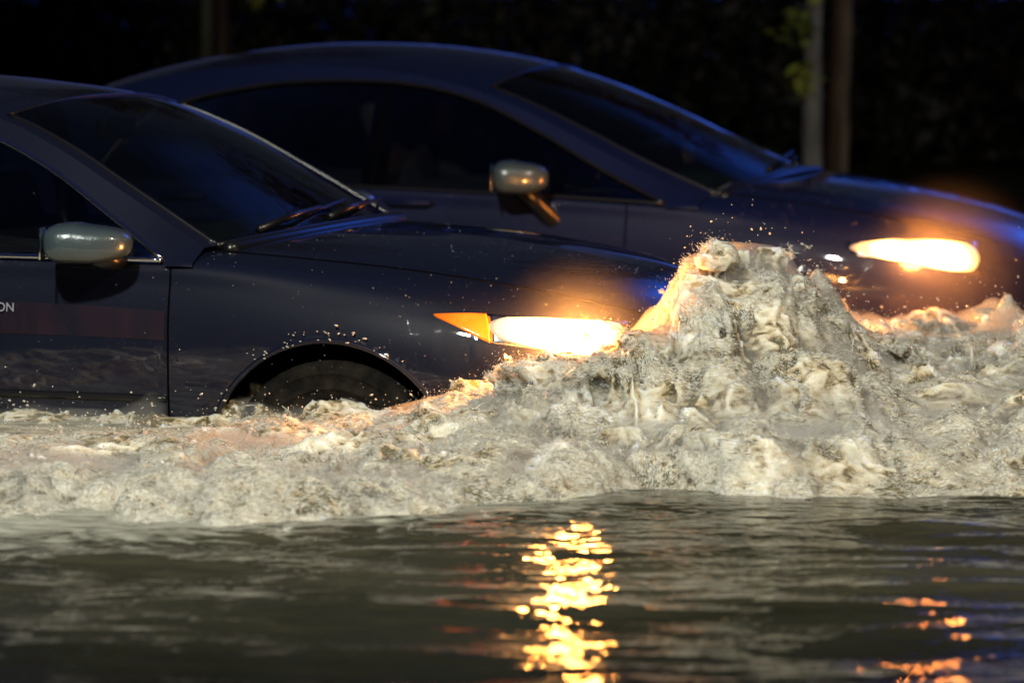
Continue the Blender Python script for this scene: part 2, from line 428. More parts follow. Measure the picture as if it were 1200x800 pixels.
            for k in range(7):
                a = 2 * math.pi * k / 7; ca, sa = math.cos(a), math.sin(a)
                rm.tube([(0.04 * ca, o_ * 0.8, 0.04 * sa), (0.12 * ca, o_ * 0.85, 0.12 * sa), (0.2 * ca, o_, 0.2 * sa)], [0.022, 0.016, 0.02], 8)
            rm.build('rim', M['rim'], w)
    # -------- greenhouse
    rail = curve(spec['rail'], 120); cen_ = curve(spec['centre'], 120)
    def top_pt(i, q):
        a = abs(q)**2.3; p = cen_[i] + (rail[i] - cen_[i]) * a; return (p[0], rail[i][1] * q, p[2])
    i0, i1 = spec['ws_i']; j0, j1 = spec['bl_i']; qg = spec.get('qg', 0.90)
    def top_patch(ia, ib, qs, nm, m, par, off=0.0):
        v = [np.array(top_pt(i, q)) + np.array([0, 0, off]) for i in range(ia, ib + 1) for q in qs]; n = len(qs)
        f = [(a * n + b, a * n + b + 1, (a + 1) * n + b + 1, (a + 1) * n + b) for a in range(ib - ia) for b in range(n - 1)]
        return mesh_obj(nm, v, f, m, par)
    roof = top_patch(i1, j0, np.linspace(-1, 1, 41), 'roof', pm, root)
    wsg = top_patch(i0, i1, np.linspace(-qg, qg, 41), 'windshield', M['glass'], root)
    top_patch(j0, j1, np.linspace(-qg, qg, 41), 'rear_window', M['glass'], root)
    for a, b in ((i0, i1), (j0, j1)):
        for sd in (-1, 1):
            top_patch(a, b, np.linspace(qg, 1.0, 8) * sd, 'pillar', pm, root)
    for sd in (-1, 1):   # black seal along the windshield edges
        MB().tube([np.array(top_pt(i, sd * qg)) + (0, 0, 0.001) for i in range(i0, i1 + 1)], 0.007, 6).build('seal', M['black'], wsg)
    MB().tube([np.array(top_pt(i1, q)) + (0, 0, 0.001) for q in np.linspace(-qg, qg, 30)], 0.006, 6).build('seal', M['black'], wsg)
    MB().tube([np.array(top_pt(i0, q)) + (0, 0, 0.0) for q in np.linspace(-qg, qg, 30)], 0.010, 6).build('seal', M['black'], wsg)
    # side: from the rail down to the belt
    xs = np.linspace(rail[0][0] - 0.001, rail[-1][0] + 0.001, 150)
    rx = rail[::-1]; xr = rx[:, 0]
    def rail_at(x): return np.array([x, np.interp(x, xr, rx[:, 1]), np.interp(x, xr, rx[:, 2])])
    bx = np.array(sorted(spec['belt']))
    def belt_at(x): return np.array([x, np.interp(x, bx[:, 0], bx[:, 1]), np.interp(x, bx[:, 0], bx[:, 2])])
    wt = np.array(sorted(spec['win_top']))      # window outline top (x, z)
    wtc = curve(np.c_[wt, np.zeros(len(wt))], 100)
    def wtop(x): return np.interp(x, wtc[:, 0], wtc[:, 1])
    def side_pt(x, z, off=0.0):
        r_, b_ = rail_at(x), belt_at(x); h = max(r_[2] - b_[2], 0.02); w = min(max((r_[2] - z) / h, -0.3), 1.2)
        y = r_[1] + (b_[1] - r_[1]) * (w * 0.85 + 0.15 * math.sin(w * math.pi / 2) if 0 <= w <= 1 else w)
        return np.array([x, y + off, z])
    for sd in (-1, 1):
        S = np.array([1, sd, 1])
        # roof rail / pillar strip between rail and window top
        v = []; n = 8
        for x in xs:
            zt = rail_at(x)[2]; zb = belt_at(x)[2] - 0.015
            z0 = min(max(wtop(x) if wt[0][0] < x < wt[-1][0] else zb, zb), zt)
            for k in range(n): v.append(side_pt(x, zt + (z0 - zt) * k / (n - 1)) * S)
        f = [(a * n + b, a * n + b + 1, (a + 1) * n + b + 1, (a + 1) * n + b) for a in range(len(xs) - 1) for b in range(n - 1)]
        mesh_obj('side_frame', v, f, pm, root)
        # glass panes
        edges = spec['panes']
        for (xa, xb) in edges:
            v = []; xx = np.linspace(xa, xb, 40)
            for x in xx:
                zb = belt_at(x)[2] - 0.01; zt = max(wtop(x), zb + 0.001) + 0.004
                for k in range(10): v.append(side_pt(x, zb + (zt - zb) * k / 9, -0.010) * S)
            f = [(a * 10 + b, a * 10 + b + 1, (a + 1) * 10 + b + 1, (a + 1) * 10 + b) for a in range(39) for b in range(9)]
            mesh_obj('side_window', v, f, M['glass_side'], root)
        # black posts between panes
        for (pa, pb) in spec['posts']:
            mb = MB(); v = []
            for x in np.linspace(pa, pb, 4):
                zb = belt_at(x)[2] - 0.01; zt = wtop(x) + 0.003
                for k in range(8): v.append(side_pt(x, zb + (zt - zb) * k / 7, -0.022) * S)
            mb.add(v, [(a * 8 + b, a * 8 + b + 1, (a + 1) * 8 + b + 1, (a + 1) * 8 + b) for a in range(3) for b in range(7)])
            mb.build('post', M['gap'], root)
        # trim along the window outline
        tx = np.linspace(wt[0][0] + 0.01, wt[-1][0] - 0.004, 90)
        up = [side_pt(x, wtop(x), 0.003) * S for x in tx]
        lo = [side_pt(x, belt_at(x)[2], 0.004) * S for x in tx]
        tm = M['chrome'] if spec['chrome'] else M['black']
        MB().tube(up, spec['trim_r'], 8).build('window_trim', tm, root)
        MB().tube(lo, spec['trim_r'], 8).build('belt_trim', tm, root)
    # -------- cabin: seats, dash, wheel, mirror
    for sy in (-0.36, 0.36):
        for sx_ in (spec['seat_x'], spec['seat_x'] - 0.82):
            st = bpy.data.objects.new('seat', None); COL.objects.link(st); st.parent = root; st.location = (sx_, sy, 0.62)
            mb = MB(); rot = np.array([[math.cos(R(-18)), 0, math.sin(R(-18))], [0, 1, 0], [-math.sin(R(-18)), 0, math.cos(R(-18))]])
            mb.box((0, 0, 0.18), (0.13, 0.46, 0.56), rot, 0.05).build('backrest', M['seat'], st)
            MB().box((-0.135, 0, 0.53), (0.09, 0.25, 0.17), rot, 0.04).build('headrest', M['seat'], st)
            [MB().tube([(-0.10, q, 0.40), (-0.13, q, 0.50)], 0.006, 6).build('headrest_post', M['chrome'], st) for q in (-.05, .05)]
    db = spec['dash']
    MB().box((db[0], 0, db[1]), (0.34, 1.30, 0.10), None, 0.04).build('dashboard', M['interior'], root)
    swx, swz = db[0] - 0.30, db[1] + 0.03
    a = np.linspace(0, 2 * math.pi, 32, endpoint=False); tl = R(28)
    ring = [(swx - 0.185 * math.sin(q) * math.sin(tl), -0.36 + 0.185 * math.cos(q), swz + 0.185 * math.sin(q) * math.cos(tl)) for q in a]
    sw = MB().tube(ring, 0.014, 8, closed=True).build('steering_wheel', M['black'], root)
    MB().box((swx, -0.36, swz), (0.05, 0.30, 0.05), None, 0.015).build('spoke', M['black'], sw)
    mt = top_pt(i1, 0.0)
    MB().box((mt[0] + 0.03, 0, mt[2] - 0.10), (0.035, 0.24, 0.065), None, 0.012).build('rear_view_mirror', M['black'], root)
    # -------- wing mirrors
    mx_, my_, mz_, ml, mh = spec['mirror']
    for sd in (-1, 1):
        bm = bmesh.new(); bmesh.ops.create_cube(bm, size=1)
        bmesh.ops.subdivide_edges(bm, edges=bm.edges, cuts=7, use_grid_fill=True)
        for q in bm.verts:
            c = q.co * 2; l4 = (abs(c.x)**3.2 + abs(c.y)**3.2 + abs(c.z)**3.2)**(1 / 3.2); c = c / max(l4, 1e-6)
            x, y, z = c
            # flat glass face at the rear, bulged nose to the front, tapering to the outside
            xx = x * 0.5 if x > 0 else x * 0.30
            tz = 1 - 0.22 * max(0.0, xx * 1.6)
            q.co = Vector((xx * ml, y * 0.105 * (1 - 0.15 * x), z * mh * 0.5 * tz - 0.004 * (1 if x > 0 else 0)))
        me = bpy.data.meshes.new('mirror_housing'); bm.to_mesh(me); bm.free()
        me.polygons.foreach_set('use_smooth', np.ones(len(me.polygons), dtype=bool)); me.materials.append(spec['mirror_mat'])
        mo = bpy.data.objects.new('mirror', me); COL.objects.link(mo); mo.parent = root; mo.location = (mx_, sd * my_, mz_); mo.rotation_euler = (0, 0, sd * R(-14))
        MB().box((-0.30 * ml - 0.002, 0, 0), (0.006, 0.17, mh * 0.78), None, 0.002).build('mirror_glass', M['mirror'], mo)
        bp = side_pt(mx_ + 0.03, belt_at(mx_)[2] + 0.012)
        if spec['stalk']:
            v0 = np.array([mx_ + 0.02, sd * (my_ - 0.02), mz_ - mh * 0.30]); v1 = np.array([mx_ + 0.10, sd * 0.855, mz_ - mh * 0.5 - 0.10])
            MB().tube([v0, (v0 + v1) / 2 + (0.0, 0, 0.0), v1, v1 + (0.02, -sd * 0.03, -0.02)], [0.035, 0.03, 0.038, 0.045], 10).build('mirror_stalk', M['black'], root)
        else:
            MB().tube([(mx_ + 0.03, sd * (my_ - 0.05), mz_ - mh * 0.35), (mx_ + 0.06, sd * (my_ - 0.09), mz_ - mh * 0.5), (mx_ + 0.08, sd * 0.83, belt_at(mx_)[2])], [0.03, 0.026, 0.03], 10).build('mirror_stalk', M['black'], root)
    # -------- wipers at the cowl
    for (qa, qb, rise) in spec['wipers']:
        ia = i0 + 2
        p0 = np.array(top_pt(ia, qa)) + (0.03, 0, -0.008); p2 = np.array(top_pt(ia + rise, qb)) + (0.015, 0, 0.006)
        pm_ = (p0 + p2) / 2 + np.array([0.02, 0, 0.012])
        wp = MB().tube([p0, pm_, p2], [0.012, 0.009, 0.006], 8).build('wiper', M['black'], root)
        d = (p2 - p0); d /= np.linalg.norm(d)
        MB().tube([p2 - d * 0.30 + (0, 0, -0.008), p2 + (0, 0, -0.007), p2 + d * 0.22 + (0, 0, -0.006)], 0.006, 6).build('wiper_blade', M['black'], wp)
    ct = np.array([top_pt(i0, q) for q in np.linspace(-0.93, 0.93, 40)]) + (0.03, 0, -0.012)
    MB().tube(ct, 0.022, 8).build('cowl_panel', M['black'], root)
    # -------- lamps
    hl = spec['headlight']
    for sd in (-1, 1):
        cs = [B.find(*c) if len(c) == 2 else (c[0], c[1]) for c in hl['lens']]
        v, f, o = B.patch(cs, sd, 0.006, round_=hl.get('round', .35))
        hp = mesh_obj('headlight', *B.patch([(c[0], c[1]) for c in cs], sd, 0.002)[:2], M['reflector'], root)
        c1 = o[int(24 * hl['bulbs'][0]), 6]; c2 = o[int(24 * hl['bulbs'][1]), 6]
        lm = lens_mat('lit_headlamp_lens', [tuple(c1), tuple(c2)], hl['power'], hl['color'], hl['rad'])
        mesh_obj('lens', v, f, lm, hp)
        if 'amber' in hl:
            cs2 = [B.find(*c) for c in hl['amber']]
            v2, f2, o2 = B.patch(cs2, sd, 0.007, round_=.12); am = lens_mat('amber_indicator_lens', [tuple(o2[20, 9]), tuple(o2[14, 6])], 1.3, (1.0, .17, .008), [.03, .06]); P(am).inputs['Base Color'].default_value = (.5, .12, .01, 1)
            mesh_obj('indicator', v2, f2, am, hp)
        # the beam
        sp = bpy.data.lights.new('headlight_beam', 'POINT'); sp.energy = hl['beam']; sp.color = hl['beam_col']; sp.shadow_soft_size = 0.055 if sd < 0 else 0.02
        so = bpy.data.objects.new('headlight_beam', sp); COL.objects.link(so); so.parent = root
        cc = (c1 + c2) / 2; so.location = (cc[0] + 0.04, cc[1] + sd * 0.10, cc[2] + (0.03 if sd < 0 else -0.04))
        so.rotation_euler = Vector((1.0, sd * 0.55, -0.12)).to_track_quat('-Z', 'Y').to_euler()
    # grille, plate, tail lamps, handles
    fr = spec['nose']
    def contour(z_, ymax, off=0.006):
        pts = []
        for u in np.linspace(nr - 1.001, nr - 5, 60):
            col = B.ev([u], np.linspace(0, 8, 120))[0]; zz = col[:, 2]
            if z_ > zz.max(): continue
            y_ = np.interp(z_, zz, col[:, 1]); x_ = np.interp(z_, zz, col[:, 0])
            if y_ > ymax: break
            pts.append((x_ + off, y_ + off * 0.5, z_))
        return np.array([(p[0], -p[1], p[2]) for p in pts[::-1]] + pts)
    gr = mesh_obj('grille', *(lambda a, b: (list(a) + list(b), [(i, i + 1, len(a) + i + 1, len(a) + i) for i in range(len(a) - 1)]))(*(lambda a, b: (a[:min(len(a), len(b))], b[:min(len(a), len(b))]))(contour(fr[1], fr[3], .003), contour(fr[1] + .005, fr[3], .003))), M['black'], root)
    for z_ in np.linspace(fr[1], fr[2], 6):
        MB().tube(contour(z_, fr[3]), 0.006, 6).build('grille_slat', M['black'], gr)
    MB().tube(contour(fr[2] + .02, fr[3] + .05, .008), 0.010, 8).build('grille_bar', M['chrome'], gr)
    MB().box((fr[0] + 0.03, 0, 0.42), (0.01, 0.42, 0.12), None, 0.003).build('number_plate', M['plate'], root)
    tl_ = spec['tail']
    for sd in (-1, 1):
        MB().box((tl_ + 0.03, sd * 0.60, 0.80), (0.07, 0.30, 0.13), None, 0.02).build('tail_lamp', M['red_lens'], root)
    for rg, sdn, dr in doors:
        if dr is None: continue
        x0 = (sx[1] if rg == 2 else sx[2]) + 0.16; sd = -1 if sdn else 1
        uu = B.u_at_x(x0); p = B.pt(uu, 4.2, sd)
        MB().tube([(p[0] - 0.09, p[1], p[2]), (p[0] - 0.07, p[1] + sd * 0.03, p[2]), (p[0] + 0.07, p[1] + sd * 0.03, p[2]), (p[0] + 0.09, p[1], p[2])], 0.011, 8).build('handle', pm, dr)
        if spec.get('mould'):
            xa, xb = (sx[1], sx[0]) if rg == 2 else (sx[2], sx[1])
            uu = np.linspace(B.u_at_x(xa + 0.01), B.u_at_x(xb - 0.01), 40)
            MB().tube([B.pt(u, spec['mould'], sd) for u in uu], 0.011, 8).build('side_moulding', M['black'], dr)
    return root, B, doors

def row(x, w, zs, dx=None):
    """one section row: half widths w[9], heights zs[9], optional x offsets"""
    dx = dx or [0] * 9
    return [(x + dx[i], w[i], zs[i]) for i in range(9)]
SW = [.80, .86, .885, .885, .868, .832, .60, .30, 0]
# navy saloon, x = 0 at the front axle, z = 0 on the road
rowsA = [
    row(-3.98, [.30, .42, .46, .46, .42, .36, .25, .12, 0], [.34, .40, .50, .62, .72, .78, .80, .81, .815]),
    row(-3.94, [.60, .68, .72, .72, .68, .60, .42, .2, 0], [.26, .36, .50, .66, .80, .88, .92, .935, .94]),
    row(-3.75, [.74, .80, .83, .83, .80, .72, .50, .25, 0], [.22, .34, .52, .69, .84, .92, .955, .965, .97]),
    row(-3.3, [.79, .85, .88, .88, .86, .80, .56, .28, 0], [.20, .32, .52, .70, .85, .935, .965, .98, .985]),
    row(-2.6, SW, [.20, .32, .52, .71, .85, .925, .93, .93, .93]),
    row(-1.6, SW, [.20, .32, .52, .71, .84, .91, .91, .91, .91]),
    row(-1.0, SW, [.20, .32, .52, .71, .835, .905, .905, .905, .905]),
    row(-.5, SW, [.20, .32, .52, .70, .83, .905, .938, .950, .953]),
    row(0.0, [.80, .87, .895, .898, .868, .80, .58, .30, 0], [.22, .33, .51, .675, .795, .870, .915, .936, .942]),
    row(.30, [.79, .86, .88, .88, .845, .765, .56, .28, 0], [.20, .32, .49, .65, .768, .838, .884, .905, .911]),
    row(.50, [.76, .82, .84, .84, .805, .72, .52, .26, 0], [.20, .32, .48, .63, .738, .803, .852, .874, .880]),
    row(.64, [.68, .745, .765, .762, .73, .645, .46, .24, 0], [.20, .31, .46, .605, .71, .770, .820, .846, .852]),
    row(.715, [.58, .64, .665, .66, .625, .55, .39, .20, 0], [.21, .31, .45, .59, .685, .745, .794, .820, .827], [0, .0, .01, .01, 0, 0, 0, 0, 0]),
    row(.765, [.44, .50, .53, .52, .48, .42, .30, .15, 0], [.22, .31, .44, .57, .66, .715, .760, .785, .792], [0, .01, .02, .015, 0, 0, 0, 0, 0]),
    row(.79, [.26, .30, .33, .32, .29, .25, .18, .09, 0], [.24, .32, .43, .545, .635, .685, .715, .735, .740], [0, .01, .02, .015, 0, 0, 0, 0, 0]),
    row(.80, [.06, .08, .09, .09, .08, .07, .05, .03, 0], [.33, .36, .42, .50, .55, .575, .59, .598, .60], [0, .01, .015, .015, 0, 0, 0, 0, 0]),
]
specA = dict(paint=M['paint_a'], rows=rowsA, wheelbase=2.74, arch_r=0.362, seams=[-.475, -1.52, -2.45], cowl=-.44, deck=-3.25, tail=-3.98, hood_front=.75,
    rail=[(-.41, .775, .935), (-.70, .735, 1.100), (-.90, .695, 1.207), (-1.09, .655, 1.283), (-1.35, .63, 1.325), (-1.8, .61, 1.345), (-2.3, .62, 1.325), (-2.7, .65, 1.25), (-3.0, .69, 1.12), (-3.32, .74, .955)],
    centre=[(-.32, 0, .958), (-.60, 0, 1.122), (-.82, 0, 1.245), (-1.06, 0, 1.335), (-1.35, 0, 1.378), (-1.8, 0, 1.402), (-2.3, 0, 1.39), (-2.75, 0, 1.32), (-3.05, 0, 1.18), (-3.42, 0, .985)],
    ws_i=(0, 30), bl_i=(92, 119), qg=0.93,
    belt=[(-3.4, .84, .93), (-2.6, .852, .925), (-1.6, .858, .912), (-1.0, .860, .906), (-.5, .860, .905), (-.3, .84, .90)],
    win_top=[(-2.78, .93), (-2.62, 1.10), (-2.4, 1.20), (-2.1, 1.26), (-1.7, 1.302), (-1.35, 1.284), (-1.09, 1.230), (-.905, 1.150), (-.72, 1.040), (-.50, .905)],
    panes=[(-1.53, -.505), (-2.55, -1.57), (-2.77, -2.56)], posts=[(-1.60, -1.50), (-2.575, -2.54)], chrome=True, trim_r=0.007,
    seat_x=-1.55, dash=(-.62, .90), mirror=(-.70, .985, .958, .30, .112), mirror_mat=M['silver'], stalk=False,
    wipers=[(-.62, .05, 1), (.02, .72, 1)],
    headlight=dict(lens=[(.43, .775), (.45, .700), (.745, .640), (.74, .735)], amber=[(.285, .772), (.30, .765), (.455, .695), (.43, .775)], bulbs=(.30, .72), power=38, color=(1.0, .46, .10), rad=(.043, .056), beam=80, beam_col=(1.0, .36, .07)),
    nose=(.80, .58, .66, .36), mould=2.0)
# blue hatch-backed saloon in the far lane
SB = [.80, .86, .885, .885, .872, .84, .60, .30, 0]
rowsB = [
    row(-3.62, [.30, .42, .46, .46, .42, .36, .25, .12, 0], [.34, .40, .50, .64, .76, .84, .86, .87, .875]),
    row(-3.58, [.60, .68, .72, .72, .68, .60, .42, .2, 0], [.26, .36, .52, .70, .84, .94, .98, .99, .995]),
    row(-3.40, [.74, .80, .83, .83, .80, .74, .50, .25, 0], [.22, .34, .54, .73, .88, .97, 1.0, 1.01, 1.015]),
    row(-3.0, [.79, .85, .88, .88, .86, .81, .56, .28, 0], [.20, .32, .54, .73, .88, .965, .99, 1.0, 1.0]),
    row(-2.4, SB, [.20, .32, .53, .73, .87, .95, .95, .95, .95]),
    row(-1.5, SB, [.20, .32, .53, .72, .86, .935, .93, .93, .93]),
    row(-.9, SB, [.20, .32, .53, .71, .845, .915, .915, .915, .915]),
    row(-.35, [.80, .86, .885, .887, .868, .83, .60, .30, 0], [.20, .32, .53, .70, .82, .895, .955, .975, .98]),
    row(0.0, [.80, .87, .895, .895, .865, .80, .58, .30, 0], [.22, .33, .52, .69, .80, .868, .928, .945, .95]),
    row(.30, [.79, .86, .88, .876, .84, .765, .55, .28, 0], [.20, .32, .50, .67, .765, .826, .885, .905, .91]),
    row(.50, [.76, .82, .84, .835, .80, .72, .52, .26, 0], [.20, .32, .49, .645, .735, .79, .845, .868, .874]),
    row(.68, [.67, .735, .755, .75, .715, .64, .46, .24, 0], [.20, .31, .47, .61, .70, .75, .80, .825, .832]),
    row(.79, [.56, .62, .645, .64, .60, .53, .38, .20, 0], [.21, .31, .46, .59, .67, .715, .758, .785, .792], [0, .0, .01, .01, 0, 0, 0, 0, 0]),
    row(.86, [.42, .48, .51, .50, .46, .40, .29, .15, 0], [.22, .31, .44, .57, .635, .675, .712, .735, .742], [-.01, .01, .02, .015, 0, 0, 0, 0, 0]),
    row(.90, [.25, .29, .32, .31, .28, .24, .17, .09, 0], [.24, .32, .43, .545, .60, .632, .655, .668, .672], [-.01, .01, .02, .015, 0, 0, 0, 0, 0]),
    row(.915, [.06, .08, .09, .09, .08, .07, .05, .03, 0], [.33, .36, .42, .50, .54, .56, .57, .575, .577], [-.01, .01, .015, .015, 0, 0, 0, 0, 0]),
]
specB = dict(paint=M['paint_b'], rows=rowsB, wheelbase=2.70, arch_r=0.355, seams=[-.52, -1.50, -2.40], cowl=-.20, deck=-3.05, tail=-3.62, hood_front=.83,
    rail=[(-.25, .80, .905), (-.50, .775, 1.005), (-.75, .735, 1.12), (-.97, .695, 1.218), (-1.20, .66, 1.295), (-1.45, .635, 1.343), (-1.85, .615, 1.37), (-2.3, .61, 1.345), (-2.7, .64, 1.26), (-3.0, .69, 1.13), (-3.25, .73, .985)],
    centre=[(-.12, 0, .975), (-.40, 0, 1.10), (-.68, 0, 1.225), (-.95, 0, 1.325), (-1.20, 0, 1.392), (-1.45, 0, 1.43), (-1.85, 0, 1.447), (-2.3, 0, 1.41), (-2.75, 0, 1.31), (-3.05, 0, 1.19), (-3.32, 0, 1.01)],
    ws_i=(0, 36), bl_i=(95, 119), qg=0.90,
    belt=[(-3.3, .84, .96), (-2.4, .862, .945), (-1.5, .866, .932), (-.9, .866, .915), (-.4, .866, .892), (-.2, .85, .885)],
    win_top=[(-2.62, .95), (-2.50, 1.13), (-2.35, 1.215), (-2.05, 1.29), (-1.65, 1.316), (-1.35, 1.296), (-1.18, 1.258), (-.89, 1.137), (-.62, 1.00), (-.375, .890)],
    panes=[(-1.49, -.38), (-2.61, -1.505)], posts=[(-1.545, -1.45), (-.815, -.765), (-2.425, -2.39)], chrome=False, trim_r=0.006,
    seat_x=-1.50, dash=(-.45, .93), mirror=(-.90, 1.00, .985, .25, .12), mirror_mat=M['silver'], stalk=True,
    wipers=[(-.30, .45, 2), (.20, .80, 3)],
    headlight=dict(lens=[(.285, .765), (.315, .722), (.745, .642), (.70, .760)], bulbs=(.25, .68), power=38, color=(1.0, .46, .10), rad=(.038, .066), beam=48, beam_col=(1.0, .28, .045)),
    nose=(.91, .56, .63, .36), mould=None)

def car_origin(px, py, yaw, yl=-.88):
    y = -R(yaw); fy = (-math.sin(y), math.cos(y)); return (px - fy[0] * yl, py - fy[1] * yl)
YA, YB = 18, 18
carA, BA, doorsA = build_car('saloon_car', specA, car_origin(-.5, 10.0, YA), YA,
    'dark navy saloon with chrome window trim and silver mirror, the car nearer the camera', 'car')
carB, BB, doorsB = build_car('hatchback_car', specB, car_origin(.9, 13.0, YB), YB,
    'blue car with high arched roof in the far lane, behind the navy saloon', 'car')
for c in (carA, carB): c['group'] = 'cars driving through the flood'

# rain standing on the paint
def beads(B, car, body, n, seed, ur):
    rs = np.random.RandomState(seed); us = rs.uniform(ur[0], ur[1], n); V = []; F = []
    bm = bmesh.new(); bmesh.ops.create_icosphere(bm, subdivisions=1, radius=1); iv = np.array([tuple(v.co) for v in bm.verts]); ifc = np.array([[v.index for v in f.verts] for f in bm.faces]); bm.free()
    vs = rs.uniform(1.2, 8, n); G = B.ev(us, [1.0]); 
    for k in range(n):
        p = B.pt(us[k], vs[k], -1 if rs.rand() < .8 else 1); r = min(.0011 * rs.lognormal(0, .45), .003)
        V.append(iv * r + p); F.append(ifc + 42 * k if len(iv) == 42 else ifc + len(iv) * k)
    return tag(mesh_obj('rain_beads', np.vstack(V), np.vstack(F), M['bead'], body), kind='stuff')
M['bead'] = mat('rain_bead', (.5, .55, .6), .04, 0, IOR=1.33, Transmission_Weight=.8)
for c_, B_, sd_ in ((carA, BA, 5), (carB, BB, 6)):
    bd = [o for o in c_.children if o.name.startswith('body')][0]
    beads(B_, c_, bd, 1500, sd_, (5.2, B_.nr - 1.4))

# neon sign's reflection painted as a band and letters on the near door
mW = mat('reflected_white', (0.30, 0.30, 0.36), 0.4); mR = mat('reflected_red', (0.10, 0.012, 0.016), 0.4)
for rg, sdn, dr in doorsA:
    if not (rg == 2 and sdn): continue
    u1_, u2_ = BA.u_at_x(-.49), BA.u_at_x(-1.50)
    bm_ = mat('sign_reflection_band', (.03, .02, .04), .35, .2, Coat_Weight=.6); noise_col(bm_, (.006, .007, .017), (.026, .011, .019), 9, 4, .35, .75, stretch=(2.2, 1, .25))
    mesh_obj('sign_reflection_band', *BA.patch([(u2_, 3.55), (u2_, 2.85), (u1_, 2.90), (u1_, 3.45)], -1, .0015, edge=False)[:2], bm_, dr)
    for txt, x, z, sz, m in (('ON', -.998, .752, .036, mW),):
        cu = bpy.data.curves.new('sign_reflection_text', 'FONT'); cu.body = txt; cu.size = sz; cu.extrude = 0.0008; cu.materials.append(m)
        tmp = bpy.data.objects.new('sign_reflection_text', cu); COL.objects.link(tmp)
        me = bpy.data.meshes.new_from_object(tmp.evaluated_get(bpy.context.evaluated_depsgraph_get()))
        bpy.data.objects.remove(tmp); o = bpy.data.objects.new('sign_reflection_text', me); COL.objects.link(o); o.parent = dr
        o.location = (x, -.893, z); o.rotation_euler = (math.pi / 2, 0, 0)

def mist(car, B, hl, rad, dens):  # mist ball added round a headlight to stand in for lens bloom
    m = bpy.data.materials.new('bloom_mist'); m.use_nodes = True; t = m.node_tree
    for q in list(t.nodes): t.nodes.remove(q)
    o = t.nodes.new('ShaderNodeOutputMaterial'); v = t.nodes.new('ShaderNodeVolumePrincipled'); v.inputs['Color'].default_value = (.95, .93, .9, 1); v.inputs['Anisotropy'].default_value = .0
    c = t.nodes.new('ShaderNodeTexCoord'); ln = t.nodes.new('ShaderNodeVectorMath'); ln.operation = 'LENGTH'; t.links.new(c.outputs['Object'], ln.inputs[0])
    q = math_n(t, 'SUBTRACT', 1.0, math_n(t, 'DIVIDE', ln.outputs['Value'], rad), True)
    t.links.new(math_n(t, 'MULTIPLY', math_n(t, 'MULTIPLY', q, q), dens), v.inputs['Density']); t.links.new(v.outputs[0], o.inputs['Volume'])
    bm = bmesh.new(); bmesh.ops.create_icosphere(bm, subdivisions=4, radius=rad); me = bpy.data.meshes.new('headlight_bloom_mist'); bm.to_mesh(me); bm.free(); me.materials.append(m)
    u, v_ = B.find(*hl['lens'][2]); p = B.pt(u, v_, -1)
    ob = bpy.data.objects.new('headlight_bloom_mist', me); COL.objects.link(ob); bpy.context.view_layer.update()
    a = -R(18); x_, y_ = p[0] - .10, p[1] - .06
    ob.location = (car.location.x + x_ * math.cos(a) - y_ * math.sin(a), car.location.y + x_ * math.sin(a) + y_ * math.cos(a), p[2] + .02); tag(ob, kind='stuff')
mist(carA, BA, specA['headlight'], .30, .75)  # mist balls standing in for lens bloom, saloon headlights
mist(carB, BB, specB['headlight'], .38, .5)  # mist balls standing in for lens bloom, blue car headlights

# ------------------------------------------------------------------ noise
_lat = {}
def vnoise(x, y, z, seed):
    """smooth value noise in -1..1 on a wrapped random lattice"""
    if seed not in _lat: _lat[seed] = np.random.RandomState(seed).uniform(-1, 1, 64**3).astype(np.float32)
    T = _lat[seed]
    xi = np.floor(x); yi = np.floor(y); zi = np.floor(z)
    fx = (x - xi).astype(np.float32); fy = (y - yi).astype(np.float32); fz = (z - zi).astype(np.float32)
    fx = fx * fx * (3 - 2 * fx); fy = fy * fy * (3 - 2 * fy); fz = fz * fz * (3 - 2 * fz)
    xi = xi.astype(np.int32) & 63; yi = yi.astype(np.int32) & 63; zi = zi.astype(np.int32) & 63
    x1 = (xi + 1) & 63; y1 = (yi + 1) & 63; z1 = (zi + 1) & 63
    def g(a, b, c): return T[(a * 64 + b) * 64 + c]
    c00 = g(xi, yi, zi) * (1 - fx) + g(x1, yi, zi) * fx; c10 = g(xi, y1, zi) * (1 - fx) + g(x1, y1, zi) * fx
    c01 = g(xi, yi, z1) * (1 - fx) + g(x1, yi, z1) * fx; c11 = g(xi, y1, z1) * (1 - fx) + g(x1, y1, z1) * fx
    c0 = c00 * (1 - fy) + c10 * fy; c1 = c01 * (1 - fy) + c11 * fy
    return c0 * (1 - fz) + c1 * fz
def sstep(a, b, x): t = np.clip((x - a) / (b - a), 0, 1); return t * t * (3 - 2 * t)

# ------------------------------------------------------------------ road and flood water
asph = mat('wet_asphalt', (0.03, 0.03, 0.03), 0.5)
tag(mesh_obj('road', [(-60, -6, 0), (60, -6, 0), (60, 18.2, 0), (-60, 18.2, 0)], [(0, 1, 2, 3)], asph), kind='structure')

wm = mat('flood_water', (0.075, 0.068, 0.043), 0.10, 0.0, IOR=1.33)
t = wm.node_tree
c = t.nodes.new('ShaderNodeTexCoord'); mp = t.nodes.new('ShaderNodeMapping'); mp.inputs['Scale'].default_value = (0.55, 1, 1)
t.links.new(c.outputs['Object'], mp.inputs[0])
n = t.nodes.new('ShaderNodeTexNoise'); n.inputs['Scale'].default_value = 11; n.inputs['Detail'].default_value = 3; t.links.new(mp.outputs[0], n.inputs['Vector'])
b = t.nodes.new('ShaderNodeBump'); b.inputs['Strength'].default_value = 0.55; b.inputs['Distance'].default_value = 0.045
t.links.new(n.outputs[0], b.inputs['Height']); t.links.new(b.outputs[0], P(wm).inputs['Normal'])
